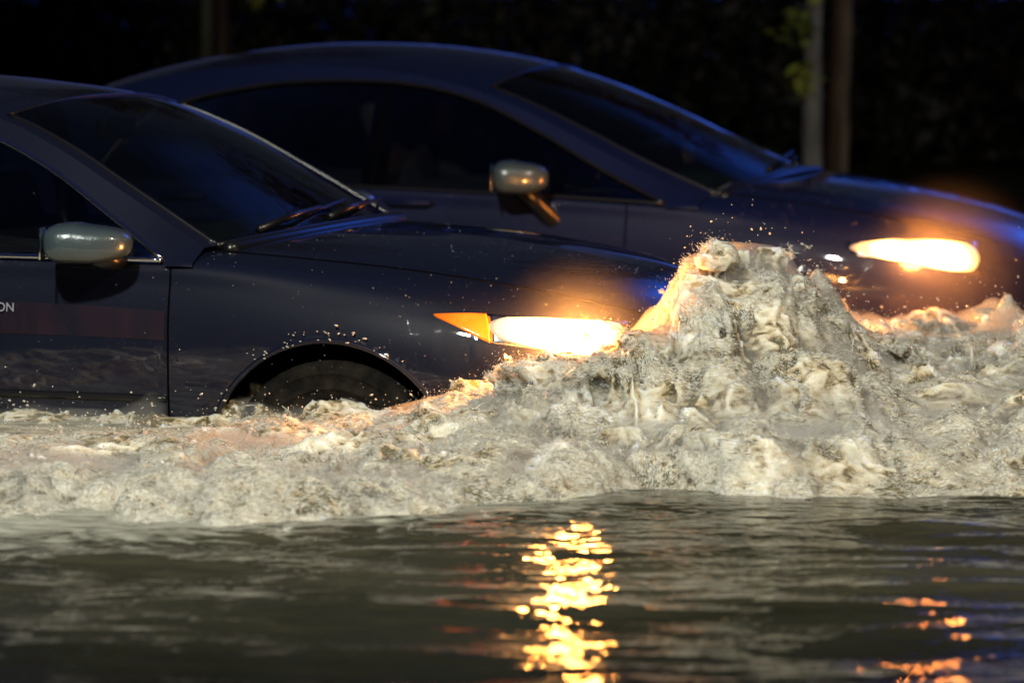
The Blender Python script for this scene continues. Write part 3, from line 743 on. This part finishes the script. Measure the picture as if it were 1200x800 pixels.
# silt clouds and drifting scum of foam
n2 = t.nodes.new('ShaderNodeTexNoise'); n2.inputs['Scale'].default_value = 2.2; n2.inputs['Detail'].default_value = 6; n2.inputs['Distortion'].default_value = 0.8
t.links.new(mp.outputs[0], n2.inputs['Vector'])
r = t.nodes.new('ShaderNodeValToRGB'); r.color_ramp.elements[0].position = 0.35; r.color_ramp.elements[1].position = 0.7
r.color_ramp.elements[0].color = (0.024, 0.023, 0.012, 1); r.color_ramp.elements[1].color = (0.050, 0.047, 0.029, 1); t.links.new(n2.outputs[0], r.inputs[0])
at = t.nodes.new('ShaderNodeAttribute'); at.attribute_name = 'scum'
n3 = t.nodes.new('ShaderNodeTexNoise'); n3.inputs['Scale'].default_value = 14; n3.inputs['Detail'].default_value = 7; n3.inputs['Distortion'].default_value = 1.5; t.links.new(mp.outputs[0], n3.inputs['Vector'])
fm = math_n(t, 'MULTIPLY', math_n(t, 'SUBTRACT', math_n(t, 'ADD', n3.outputs[0], at.outputs['Fac']), 0.98), 3.0, True)
mxc = t.nodes.new('ShaderNodeMix'); mxc.data_type = 'RGBA'; t.links.new(fm, mxc.inputs[0]); t.links.new(r.outputs[0], mxc.inputs[6]); mxc.inputs[7].default_value = (0.42, 0.42, 0.34, 1)
t.links.new(mxc.outputs[2], P(wm).inputs['Base Color'])
t.links.new(math_n(t, 'ADD', math_n(t, 'MULTIPLY', fm, 0.5), 0.09), P(wm).inputs['Roughness'])

FB = np.array([(-2.6, 8.2), (-1.35, 8.25), (-.9, 8.35), (-.55, 8.45), (-.2, 8.5), (.1, 8.62), (.4, 8.82), (.8, 8.86), (1.2, 8.88), (1.6, 8.95), (2.3, 9.3), (2.8, 9.6)])   # near edge of the wave
def front_edge(x): return np.interp(x, FB[:, 0], FB[:, 1])
def water_h(x, y):
    z = 0 * x
    A = 1.0
    for k, (sx_, sy_, a, sd) in enumerate([(1.1, 2.6, .017, 1), (2.2, 6.0, .013, 2), (3.6, 13., .0085, 3), (6.5, 28., .0040, 4)]):
        w = vnoise(x * 0.7 + 11, y * 0.9 + 3, 0 * x + k, 50 + k) * 0.8
        z = z + a * vnoise(x * sx_ + w + 20, y * sy_ + w + y * 0.0 + x * 0.35 * sy_ * 0.2 + 7, 0 * x + 5.5, sd)
    return z * A
ys = np.r_[np.linspace(-5, 4.2, 24), np.linspace(4.25, 10.4, 520), np.geomspace(10.45, 18.25, 90)]
xs = np.r_[np.linspace(-45, -2.8, 26), np.linspace(-2.75, 2.75, 380), np.linspace(2.8, 45, 26)]
XX, YY = np.meshgrid(xs, ys, indexing='ij')
ZZ = WATER + water_h(XX, YY)
idx = np.arange(XX.size).reshape(XX.shape)
Fq = np.stack([idx[:-1, :-1], idx[1:, :-1], idx[1:, 1:], idx[:-1, 1:]], -1).reshape(-1, 4)
wo_ = mesh_obj('flood_water', np.stack([XX, YY, ZZ], -1).reshape(-1, 3), Fq, wm); tag(wo_, kind='structure')
ed = front_edge(XX)
sc_ = sstep(-1.1, 0.05, (YY - ed)) * 0.62 * (0.8 + 0.5 * sstep(1, -1.5, XX))
a_ = wo_.data.attributes.new('scum', 'FLOAT', 'POINT'); a_.data.foreach_set('value', sc_.ravel().astype(np.float32))

# ------------------------------------------------------------------ foaming bow wave
cols = np.array([(-2.6, .46), (-1.75, .43), (-1.40, .40), (-1.26, .40), (-1.12, .41), (-1.02, .43), (-.93, .42), (-.80, .44), (-.63, .46), (-.51, .47), (-.37, .465), (-.30, .475), (-.19, .51), (-.09, .55),
                 (0, .60), (.08, .635), (.14, .655), (.20, .675), (.27, .695), (.32, .73), (.38, .78), (.44, .86), (.50, .925), (.58, .955), (.66, .945), (.735, .92), (.785, .88), (.83, .83), (.89, .765), (.97, .675), (1.06, .60), (1.22, .595), (1.36, .61), (1.50, .67), (1.66, .56), (1.9, .54), (2.3, .50), (2.6, .47)])
def crest_y(x): return np.interp(x, [-2.6, -.5, 0.1, .35, .55, .8, .95, 1.1, 1.3, 2.6], [10.3, 9.83, 9.62, 9.62, 9.85, 10.0, 10.4, 11.0, 11.2, 11.4])
def envelope(x, y):
    top = np.interp(x, cols[:, 0], cols[:, 1]) - WATER
    e = front_edge(x) + 0.15 * vnoise(x * 3.1 + 5, 0 * x + 1, 0 * x, 31) + 0.05 * vnoise(x * 9 + 5, 0 * x + 1, 0 * x, 32); c_ = crest_y(x)
    p = (y - e) / (c_ - e)
    # low churned shelf in front, then the steep throw of water
    tall = np.clip((top - 0.12) / 0.3, 0, 1)
    lip = 0.055 + 0.055 * tall + 0.02 * sstep(0, -1, x)
    prof = lip * sstep(-.02, .10 + .05 * (1 - tall), p) + (top - lip) * (sstep(.12, .98, p) * .42 + .58 * sstep(.42, 1.0, p))
    cvx = sstep(.72, 1.05, x) * (1 - .55 * np.exp(-((x - 1.08) / .2)**2)); prof = prof * (1 - cvx) + cvx * (lip * sstep(-.02, .06, p) + (top - lip) * sstep(.02, .80, p)**.85)
    back = np.where(p > 1, np.exp(-((y - c_) / 0.28)**2), 1.0)
    h = np.where(p < 1, prof, 0.10 + (top - 0.10) * back)
    h = np.where(p < -.02, -.05 * np.minimum(1, (-.02 - p) * 8), h)
    return h, p, tall
VX = 0.008
x0, x1_, y0, y1_, z0, z1_ = -2.3, 2.35, 8.0, 12.35, .38, 1.10
nx, ny, nz = int((x1_ - x0) / VX), int((y1_ - y0) / VX), int((z1_ - z0) / VX)
gx = x0 + VX * np.arange(nx); gy = y0 + VX * np.arange(ny); gz = (z0 + VX * np.arange(nz)).astype(np.float32)
GX, GY = np.meshgrid(gx, gy, indexing='ij')
H, PP, TALL = envelope(GX, GY); H = H.astype(np.float32)
field = np.full((nx, ny, nz), 0.3, np.float32)
D = (WATER + H)[..., None] - gz[None, None, :]          # > 0 inside
field[:] = np.clip(-D, -0.3, 0.3)
sel = (np.abs(D) < 0.16) & (PP[..., None] > -.25)
ii, jj, kk_ = np.nonzero(sel); del D
X = gx[ii].astype(np.float32); Y = gy[jj].astype(np.float32); Z = gz[kk_]
hh = H[ii, jj]; pp = PP[ii, jj].astype(np.float32); ta = TALL[ii, jj].astype(np.float32)
amp = (0.40 + 0.60 * np.clip(hh / 0.18, 0, 1)) * sstep(-.25, .06, pp) * (1 - .35 * sstep(10.2, 10.8, Y)) 
# domain warp: the water is dragged back along the car, sheared with height
w1 = vnoise(X * 3.2, Y * 3.2, Z * 4.2, 101); w2 = vnoise(X * 3.2 + 9, Y * 3.2, Z * 4.2 + 5, 102); w3 = vnoise(X * 9, Y * 9, Z * 9, 103)
Xw = X + .07 * w1 + .022 * w3 + 0.3 * (Z - WATER); Yw = Y + .06 * w2; Zw = Z + .05 * w1 - .02 * w3
f = hh + WATER - Z
f += amp * .066 * (np.abs(vnoise(Xw * 5, Yw * 5, Zw * 6, 104)) * 2 - .55)           # billows
f += amp * .036 * (np.abs(vnoise(Xw * 11, Yw * 11, Zw * 12, 105)) * 2 - .6)
f += amp * .009 * (np.abs(vnoise(Xw * 24, Yw * 25, Zw * 20, 106)) * 2 - .5)
w4 = vnoise(X * 22, Y * 22, Z * 22, 113)
f += amp * .005 * (np.abs(vnoise(Xw * 50 + w4, Yw * 50, Zw * 30 + w4, 107)) * 2 - .5)
# threads and fingers thrown up from the tops
rd = 1 - np.abs(vnoise(Xw * 17, Yw * 17, Zw * 5, 108)) * 2
f += amp * .030 * np.clip(rd, 0, 1)**3
rd = 1 - np.abs(vnoise(Xw * 40 + w4 * .5, Yw * 40, Zw * 13, 109)) * 2
f += amp * .020 * np.clip(rd, 0, 1)**3 * sstep(.2, 1., pp)
# torn holes
f -= amp * .045 * sstep(.35, .8, vnoise(Xw * 7 + 3, Yw * 7, Zw * 8, 110))
# loose blobs just above the surface
blob = vnoise(X * 48, Y * 48, Z * 40, 111) + .35 * vnoise(X * 12, Y * 12, Z * 12, 112)
out = f < 0
f = np.where(out & (f > -.07), np.maximum(f, (blob - .93 - (-f) * 3.0) * .02), f)
field[ii, jj, kk_] = np.clip(-f, -0.3, 0.3)
del X, Y, Z, Xw, Yw, Zw, w1, w2, w3, w4, rd, blob, f, hh, pp, ta, amp, sel
field[0] = field[-1] = 0.3; field[:, 0] = field[:, -1] = 0.3; field[:, :, -1] = 0.3; 
import openvdb
g = openvdb.FloatGrid(0.3); g.copyFromArray(field); g.transform = openvdb.createLinearTransform(VX)
fv, ft, fq = g.convertToPolygons(0.0, 0.0)
fv = np.asarray(fv, np.float32) + np.array([x0, y0, z0], np.float32); fq = np.asarray(fq)
print('foam', len(fv), len(fq))
keep = (fv[fq][:, :, 2].min(1) > z0 + 0.02)
fv, fq = compact(fv, fq[keep])
del field

fo = bpy.data.materials.new('churned_foam'); fo.use_nodes = True; t = fo.node_tree; p = P(fo)
c = t.nodes.new('ShaderNodeTexCoord')
def tn(scale, det, dist=0.0, st=(1, 1, 1)):
    mp = t.nodes.new('ShaderNodeMapping'); mp.inputs['Scale'].default_value = st; t.links.new(c.outputs['Object'], mp.inputs[0])
    n = t.nodes.new('ShaderNodeTexNoise'); n.inputs['Scale'].default_value = scale; n.inputs['Detail'].default_value = det; n.inputs['Distortion'].default_value = dist
    t.links.new(mp.outputs[0], n.inputs['Vector']); return n.outputs[0]
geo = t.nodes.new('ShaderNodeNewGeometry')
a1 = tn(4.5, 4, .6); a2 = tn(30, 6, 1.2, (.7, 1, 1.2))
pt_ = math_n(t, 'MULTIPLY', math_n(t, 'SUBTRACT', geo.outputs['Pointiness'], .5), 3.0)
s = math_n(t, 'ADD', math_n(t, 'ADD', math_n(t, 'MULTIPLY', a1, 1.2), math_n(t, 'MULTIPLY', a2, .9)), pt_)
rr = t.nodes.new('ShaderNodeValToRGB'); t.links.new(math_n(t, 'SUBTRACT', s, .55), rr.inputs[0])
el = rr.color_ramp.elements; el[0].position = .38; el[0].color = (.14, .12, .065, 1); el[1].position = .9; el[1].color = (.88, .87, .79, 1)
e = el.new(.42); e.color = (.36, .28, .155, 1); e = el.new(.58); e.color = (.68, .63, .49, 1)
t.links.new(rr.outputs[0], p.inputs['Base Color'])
p.inputs['Subsurface Weight'].default_value = 0.8; p.inputs['Subsurface Radius'].default_value = (1.0, .75, .42); p.inputs['Subsurface Scale'].default_value = 0.08
p.inputs['IOR'].default_value = 1.33
t.links.new(math_n(t, 'ADD', math_n(t, 'MULTIPLY', a2, .5), .10), p.inputs['Roughness'])
bp = t.nodes.new('ShaderNodeBump'); bp.inputs['Strength'].default_value = .35; bp.inputs['Distance'].default_value = .006
t.links.new(tn(70, 6, .8, (.5, 1, .8)), bp.inputs['Height']); t.links.new(bp.outputs[0], p.inputs['Normal'])
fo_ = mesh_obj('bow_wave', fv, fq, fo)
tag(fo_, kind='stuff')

# fine mist that hangs close over the churned water
MV = .02; mx_, my_, mz_ = np.arange(-2.2, 2.3, MV), np.arange(8.1, 12.3, MV), np.arange(.40, 1.22, MV)
MX, MY = np.meshgrid(mx_, my_, indexing='ij'); mh, mp_, mt_ = envelope(MX, MY)
A3, B3, C3 = np.meshgrid(mx_, my_, mz_, indexing='ij')
th = .016 + .016 * np.clip(mh / .25, 0, 1) * sstep(.0, .3, mp_)
mf = C3 - WATER - mh[..., None] - (th[..., None] + .036 * vnoise(A3 * 7, B3 * 7, C3 * 7, 401) + .026 * vnoise(A3 * 17, B3 * 17, C3 * 17, 402)) * (np.clip(mp_, 0, 1)**.3)[..., None]
mf = np.where((mp_ < .02)[..., None], np.maximum(mf, .02), mf); mf = np.clip(mf, -.2, .2).astype(np.float32)
mf[0] = mf[-1] = .2; mf[:, 0] = mf[:, -1] = .2; mf[:, :, 0] = mf[:, :, -1] = .2
g = openvdb.FloatGrid(0.2); g.copyFromArray(mf); g.transform = openvdb.createLinearTransform(MV)
mv_, _t, mq_ = g.convertToPolygons(0.0, 0.0)
mm = bpy.data.materials.new('hanging_mist'); mm.use_nodes = True; t = mm.node_tree
for q in list(t.nodes): t.nodes.remove(q)
o_ = t.nodes.new('ShaderNodeOutputMaterial'); v_ = t.nodes.new('ShaderNodeVolumePrincipled'); v_.inputs['Color'].default_value = (.98, .96, .89, 1); v_.inputs['Density'].default_value = 5.8
t.links.new(v_.outputs[0], o_.inputs['Volume'])
tag(mesh_obj('water_mist', np.asarray(mv_) + np.array([mx_[0], my_[0], mz_[0]]), np.asarray(mq_), mm), kind='stuff')

# froth: hundreds of thousands of fine drops and torn streaks carried on the wave
rs = np.random.RandomState(21)
nrm = np.empty(len(fo_.data.vertices) * 3, np.float32); fo_.data.vertices.foreach_get('normal', nrm); nrm = nrm.reshape(-1, 3)
vis_ = np.nonzero((np.abs(fv[:, 0]) < 1.75) & (nrm[:, 1] < .25) & (nrm[:, 2] > -.5) & (fv[:, 2] > WATER - .01) & (fv[:, 1] < crest_y(fv[:, 0]) + .12))[0]
def froth(n, m, name, rmed, off, elo, rmax, thr, seed):
    cand = vis_[rs.randint(0, len(vis_), n * 5)]; q = fv[cand]; nn = nrm[cand]
    dn = vnoise(q[:, 0] * 4, q[:, 1] * 6, q[:, 2] * 7, seed) * .6 + vnoise(q[:, 0] * 13, q[:, 1] * 16, q[:, 2] * 16, seed + 1) * .5 + vnoise(q[:, 0] * 30, q[:, 1] * 40, q[:, 2] * 36, seed + 5) * .3
    ev_, pv_, _t = envelope(q[:, 0], q[:, 1]); dn = dn + np.clip((q[:, 2] - WATER - ev_ + .012) / .05, -1, 1) * .22
    low = np.exp(-np.abs(q[:, 1] - front_edge(q[:, 0]) - .12) / .16) * .45
    ok = (dn + low + .10 * nn[:, 2] > thr + rs.normal(0, .09, len(cand)))
    q = q[ok][:n]; nn = nn[ok][:n]; k = len(q); print(name, k, ok.mean())
    tall = np.clip((q[:, 2] - WATER - .1) / .25, 0, 1)
    fl = np.stack([-1.0 + 1.2 * vnoise(q[:, 0] * 4, q[:, 1] * 4, q[:, 2] * 4, seed + 2), 0 * q[:, 0] - .2, .15 + .5 * tall + 1.1 * vnoise(q[:, 0] * 6, q[:, 1] * 6, q[:, 2] * 6, seed + 3)], 1) + rs.normal(0, .13, (k, 3))
    fl -= (fl * nn).sum(1)[:, None] * nn; fl /= np.linalg.norm(fl, axis=1)[:, None] + 1e-9
    b_ = np.cross(fl, nn); b_ /= np.linalg.norm(b_, axis=1)[:, None] + 1e-9; c_ = np.cross(fl, b_)
    r_ = np.minimum(rmed * rs.lognormal(0, .4, k), rmax)[:, None]; e_ = rs.uniform(elo[0], elo[1], (k, 1))
    ce = q + nn * (rs.exponential(off, (k, 1)) - .0008) + (fl * rs.normal(0, 1, (k, 1)) + b_ * rs.normal(0, 1, (k, 1))) * VX * .6
    v = np.stack([ce + fl * r_ * e_, ce - fl * r_ * e_, ce + b_ * r_, ce + (-.5 * b_ + .87 * c_) * r_, ce + (-.5 * b_ - .87 * c_) * r_], 1).reshape(-1, 3)
    fc = np.array([(0, 2, 3), (0, 3, 4), (0, 4, 2), (1, 3, 2), (1, 4, 3), (1, 2, 4)])
    o = mesh_obj(name, v, (np.arange(k)[:, None, None] * 5 + fc).reshape(-1, 3), m)
    a = o.data.attributes.new('flow_normal', 'FLOAT_VECTOR', 'POINT'); a.data.foreach_set('vector', np.repeat(nn, 5, 0).astype(np.float32).ravel())
    return tag(o, kind='stuff')
fm_ = bpy.data.materials.new('froth'); fm_.use_nodes = True; t = fm_.node_tree
for q in list(t.nodes): t.nodes.remove(q)
o_ = t.nodes.new('ShaderNodeOutputMaterial'); mx = t.nodes.new('ShaderNodeMixShader'); mx.inputs[0].default_value = .40
d1 = t.nodes.new('ShaderNodeBsdfDiffuse'); d2 = t.nodes.new('ShaderNodeBsdfTranslucent'); d1.inputs[0].default_value = (.96, .95, .87, 1); d2.inputs[0].default_value = (.97, .93, .82, 1)
an = t.nodes.new('ShaderNodeAttribute'); an.attribute_name = 'flow_normal'; gn = t.nodes.new('ShaderNodeNewGeometry')
vm = t.nodes.new('ShaderNodeVectorMath'); vm.operation = 'SCALE'; t.links.new(gn.outputs['Normal'], vm.inputs[0]); vm.inputs[3].default_value = .18
va = t.nodes.new('ShaderNodeVectorMath'); va.operation = 'ADD'; t.links.new(an.outputs['Vector'], va.inputs[0]); t.links.new(vm.outputs[0], va.inputs[1])
vn = t.nodes.new('ShaderNodeVectorMath'); vn.operation = 'NORMALIZE'; t.links.new(va.outputs[0], vn.inputs[0]); t.links.new(vn.outputs[0], d1.inputs['Normal'])
t.links.new(d1.outputs[0], mx.inputs[1]); t.links.new(d2.outputs[0], mx.inputs[2]); t.links.new(mx.outputs[0], o_.inputs[0])
froth(420000, fm_, 'froth', .0009, .0008, (2.0, 9.0), .0018, .15, 301)
froth(110000, fm_, 'froth_drops', .0008, .010, (1.0, 2.2), .0020, .10, 311)

# ------------------------------------------------------------------ spray: drops and torn threads above the crest
rs = np.random.RandomState(3)
ico = bmesh.new(); bmesh.ops.create_icosphere(ico, subdivisions=1, radius=1); IV = np.array([tuple(v.co) for v in ico.verts]); IF = np.array([[v.index for v in f_.verts] for f_ in ico.faces]); ico.free()
V_, F_ = [], []; nb = 0
def drop(p_, r_, d_, el_):
    global nb
    d_ = d_ / (np.linalg.norm(d_) + 1e-9); q = IV * r_; along_ = (IV @ d_)[:, None] * d_ * r_ * (el_ - 1)
    V_.append(q + along_ + p_); F_.append(IF + nb); nb += len(IV)
nvert = fv[:, 2]
top_ = np.nonzero((fv[:, 2] > WATER + np.interp(fv[:, 0], cols[:, 0], cols[:, 1] - WATER) * .80) & (fv[:, 0] > -1.9) & (fv[:, 0] < 1.9))[0]
for k in range(9000):
    b_ = fv[rs.choice(top_)]; x_ = b_[0]
    s_ = 1.0 if x_ > .2 else .8
    hgt = rs.exponential(.022) * s_ if rs.rand() < .85 else rs.exponential(.055) * s_
    p_ = b_ + np.array([rs.normal(0, .02), rs.normal(0, .03), hgt]); r_ = min(rs.lognormal(-6.65, .45), .004)
    drop(p_, r_, np.array([rs.normal(-.5, .6), rs.normal(0, .3), rs.normal(.3, .5)]), rs.uniform(1, 1.7))
for k in range(260):          # bigger flung drops along the door and ahead of the nose
    u = rs.rand()
    if u < .55: x_ = rs.uniform(-1.45, -.3); p_ = np.array([x_, 9.9 - (x_ + .5) * .325 - rs.uniform(.1, .35), rs.uniform(.455, .49) + rs.exponential(.035)])
    else: x_ = rs.uniform(.45, 1.45); p_ = np.array([x_, 9.95 + rs.normal(0, .15), np.interp(x_, cols[:, 0], cols[:, 1]) + rs.exponential(.04)]); p_[1] = crest_y(x_) + rs.normal(0, .12)
    drop(p_, rs.uniform(.0012, .0036), np.array([rs.normal(-1, .5), 0, rs.normal(.3, .5)]), rs.uniform(1.0, 2.2))
for k in range(45):         # splashes clinging round the front wheel arch lip
    a_ = R(rs.normal(100, 32)); q_ = np.array([.37 * math.cos(a_) + rs.normal(0, .012), -.905, .335 + .380 * math.sin(a_) + rs.normal(0, .010)])
    ya = -R(YA); w_ = np.array([carA.location.x + q_[0] * math.cos(ya) - q_[1] * math.sin(ya), carA.location.y + q_[0] * math.sin(ya) + q_[1] * math.cos(ya), q_[2]])
    drop(w_, rs.uniform(.0009, .0030), np.array([1, 0, rs.normal(0, .6)]), rs.uniform(1, 3))
sp_m = mat('spray_water', (.62, .60, .52), .12, 0, IOR=1.33); P(sp_m).inputs['Transmission Weight'].default_value = .35
spray = mesh_obj('spray_drops', np.vstack(V_), np.vstack(F_), sp_m); tag(spray, kind='stuff')
mb = MB()
for k in range(700):
    b_ = fv[rs.choice(top_)].astype(float); x_ = b_[0]; L_ = rs.uniform(.012, .045) * (1.2 if x_ > .2 else .8)
    d_ = np.array([rs.normal(-.35, .6), rs.normal(-.1, .3), 1.0]); d_ /= np.linalg.norm(d_); cv = np.array([rs.normal(-.4, .5), 0, rs.normal(-.2, .2)]) * L_
    tt = np.linspace(0, 1, 6)[:, None]; pts = b_ - d_ * .01 + d_ * L_ * tt + cv * tt**2
    r0 = rs.uniform(.0022, .0045); mb.tube(pts, [r0 * 1.6, r0, r0 * .7, r0 * .6, r0 * .75, r0 * .35], 6)
tag(mb.build('water_threads', sp_m), kind='stuff')

# added spots, no fittings, that brighten the young trees on the far side
lamp('SPOT', (5.5, 17.5, 5.2), (1.9, 21, 1.4), 190, (1.0, .95, .85), .15, spot_size=R(38), spot_blend=.6)
lamp('SPOT', (-5.5, 17.5, 5.2), (-1.75, 21.2, 1.7), 260, (1.0, .9, .7), .15, spot_size=R(30), spot_blend=.6)
# ------------------------------------------------------------------ far bank, hedge and street trees
bank = mat('dark_verge', (0.02, 0.022, 0.012), 1.0, Specular_IOR_Level=0.0); noise_col(bank, (.004, .005, .003), (.012, .012, .007), 5)
ys = np.r_[18.2, 18.21, 18.6, np.linspace(19, 26, 30), 60, 900]; xs = np.linspace(-30, 30, 90); xs[0] = -900; xs[-1] = 900
XX, YY = np.meshgrid(xs, ys, indexing='ij'); ZZ = np.where(YY < 18.205, -.1, .46 + np.clip((YY - 18.3) * .05, 0, .12)) + .04 * vnoise(XX * 1.3, YY * 1.3, 0 * XX, 8)
idx = np.arange(XX.size).reshape(XX.shape)
tag(mesh_obj('ground', np.stack([XX, YY, ZZ], -1).reshape(-1, 3), np.stack([idx[:-1, :-1], idx[1:, :-1], idx[1:, 1:], idx[:-1, 1:]], -1).reshape(-1, 4), bank), kind='structure')

def leaf_mat(name, a, b):
    m = mat(name, a, .6); noise_col(m, a, b, 3.0, 3); P(m).inputs['Subsurface Weight'].default_value = 0; return m
leafA = leaf_mat('dark_leaf', (.003, .0045, .002), (.008, .010, .004))
leafB = leaf_mat('young_leaf', (.10, .16, .02), (.24, .28, .03))
def leaves(pts, size, rs):
    n = len(pts); a = rs.normal(size=(n, 3)); a /= np.linalg.norm(a, axis=1)[:, None]; b = rs.normal(size=(n, 3)); b -= (b * a).sum(1)[:, None] * a; b /= np.linalg.norm(b, axis=1)[:, None]
    s_ = size * rs.uniform(.6, 1.3, (n, 1)); nrm = np.cross(a, b)
    v = np.stack([pts - a * s_, pts + b * s_ * .45 + nrm * s_ * .12, pts + a * s_, pts - b * s_ * .45 + nrm * s_ * .12], 1).reshape(-1, 3)
    return v, np.arange(4 * n).reshape(-1, 4)
rs = np.random.RandomState(11)
n = 26000; hx = rs.uniform(-14, 14, n); hz = rs.uniform(0, 1, n)**.8; hz_ = .45 + hz * (1.50 + .25 * vnoise(hx * .8, hx * 0, hx * 0, 77)); hy = 23.4 - np.sqrt(1 - (hz * 2 - 1)**2) * .5 + .35 * vnoise(hx * 1.6, hz_ * 1.6, hx * 0, 78)
v, f_ = leaves(np.stack([hx, hy, hz_], 1), .075, rs)
hd = mesh_obj('hedge', v, f_, leafA, None, False); tag(hd, 'dark leafy hedge running along the far side of the road behind the trees', 'hedge')
# solid inner growth of the hedge
v = []; n_ = 80
for x in np.linspace(-14, 14, n_):
    for a in np.linspace(0, math.pi, 9): v.append((x, 23.9 - .55 * math.sin(a) * (1 + .2 * math.sin(x * 3)) , .45 + 1.15 * (1 - math.cos(a)) / 2))
mesh_obj('branch_core', v, [(i * 9 + j, i * 9 + j + 1, (i + 1) * 9 + j + 1, (i + 1) * 9 + j) for i in range(n_ - 1) for j in range(8)], mat('hedge_core', (.008, .009, .005), .95), hd)

def tree(x, y, r0, col, label, twigs, seed, lean=0.0, nleaf=2200):
    rs = np.random.RandomState(seed); z0 = .50
    root = bpy.data.objects.new('street_tree', None); COL.objects.link(root); root.location = (x, y, z0); tag(root, label, 'tree', 'young trees beyond the road')
    bk = mat('bark', col, .85); noise_col(bk, tuple(q * .6 for q in col), tuple(q * 1.3 for q in col), 14, 6, stretch=(1, 1, .25)); add_bump(bk, 30, .6, .01, 4, (1, 1, .3))
    zz = np.linspace(-.1, 4.2, 22); pts = np.stack([lean * zz + .03 * np.sin(zz * 1.3 + seed), .02 * np.sin(zz + seed), zz], 1)
    rad = r0 * (1.25 - .16 * zz); rad[0] *= 1.25; rad = rad * (1 + .05 * rs.normal(size=22))
    tk = MB().tube(pts, rad, 14).build('trunk', bk, root)
    tips = []
    for k in range(9):
        z_ = rs.uniform(2.2, 4.1); a = rs.uniform(0, 2 * math.pi); L_ = rs.uniform(.7, 1.3)
        b0 = np.array([lean * z_ + .03 * math.sin(z_ * 1.3 + seed), .02, z_]); d = np.array([math.cos(a), math.sin(a), rs.uniform(.3, 1.0)])
        q = [b0 + d * L_ * s_ + np.array([0, 0, .12 * s_ * s_]) for s_ in np.linspace(0, 1, 7)]; MB().tube(q, np.linspace(r0 * .4, .008, 7), 8).build('limb', bk, tk); tips += q[2:]
    tips = np.array(tips); cpt = tips[rs.randint(0, len(tips), 90)] + rs.normal(0, .16, (90, 3))
    cl = cpt[rs.randint(0, 90, nleaf)] + rs.normal(0, .12, (nleaf, 3)); cl = cl[cl[:, 2] > 1.25]
    lp = [cl]
    for (tx, tz, n_) in twigs:      # low twigs that hang into view
        e_ = np.array([tx, -.12, tz]); s0 = np.array([lean * (tz + .15), 0, tz + .15])
        MB().tube([s0, (s0 + e_) / 2 + (0, 0, .05), e_], [.009, .006, .003], 6).build('twig', bk, tk)
        lp.append(e_ + rs.normal(0, 1, (n_, 3)) * (.055, .05, .045))
    v, f_ = leaves(np.vstack(lp), .05, rs); mesh_obj('crown', v, f_, leafB, root, False)
PX = lambda px, y: (px - 600) / 4300.0 * y
tree(PX(957, 20.6), 20.6, .046, (.17, .18, .17), 'thin pale grey tree trunk at the right with yellow-green leaves', [(-.13, .94, 26), (-.09, .64, 22), (-.05, 1.02, 8)], 4)
tree(PX(984, 21.6), 21.6, .062, (.11, .085, .055), 'thicker brown tree trunk just right of the thin pale grey one', [], 5)
tree(PX(243, 21.0), 21.0, .045, (.035, .04, .025), 'slim dark tree trunk above the roof of the blue car, left of its darker neighbour', [], 6)
tree(PX(266, 21.8), 21.8, .052, (.045, .032, .02), 'dim brown tree trunk above the roof of the blue car, right of the slim one', [(.22, 1.10, 14)], 9)
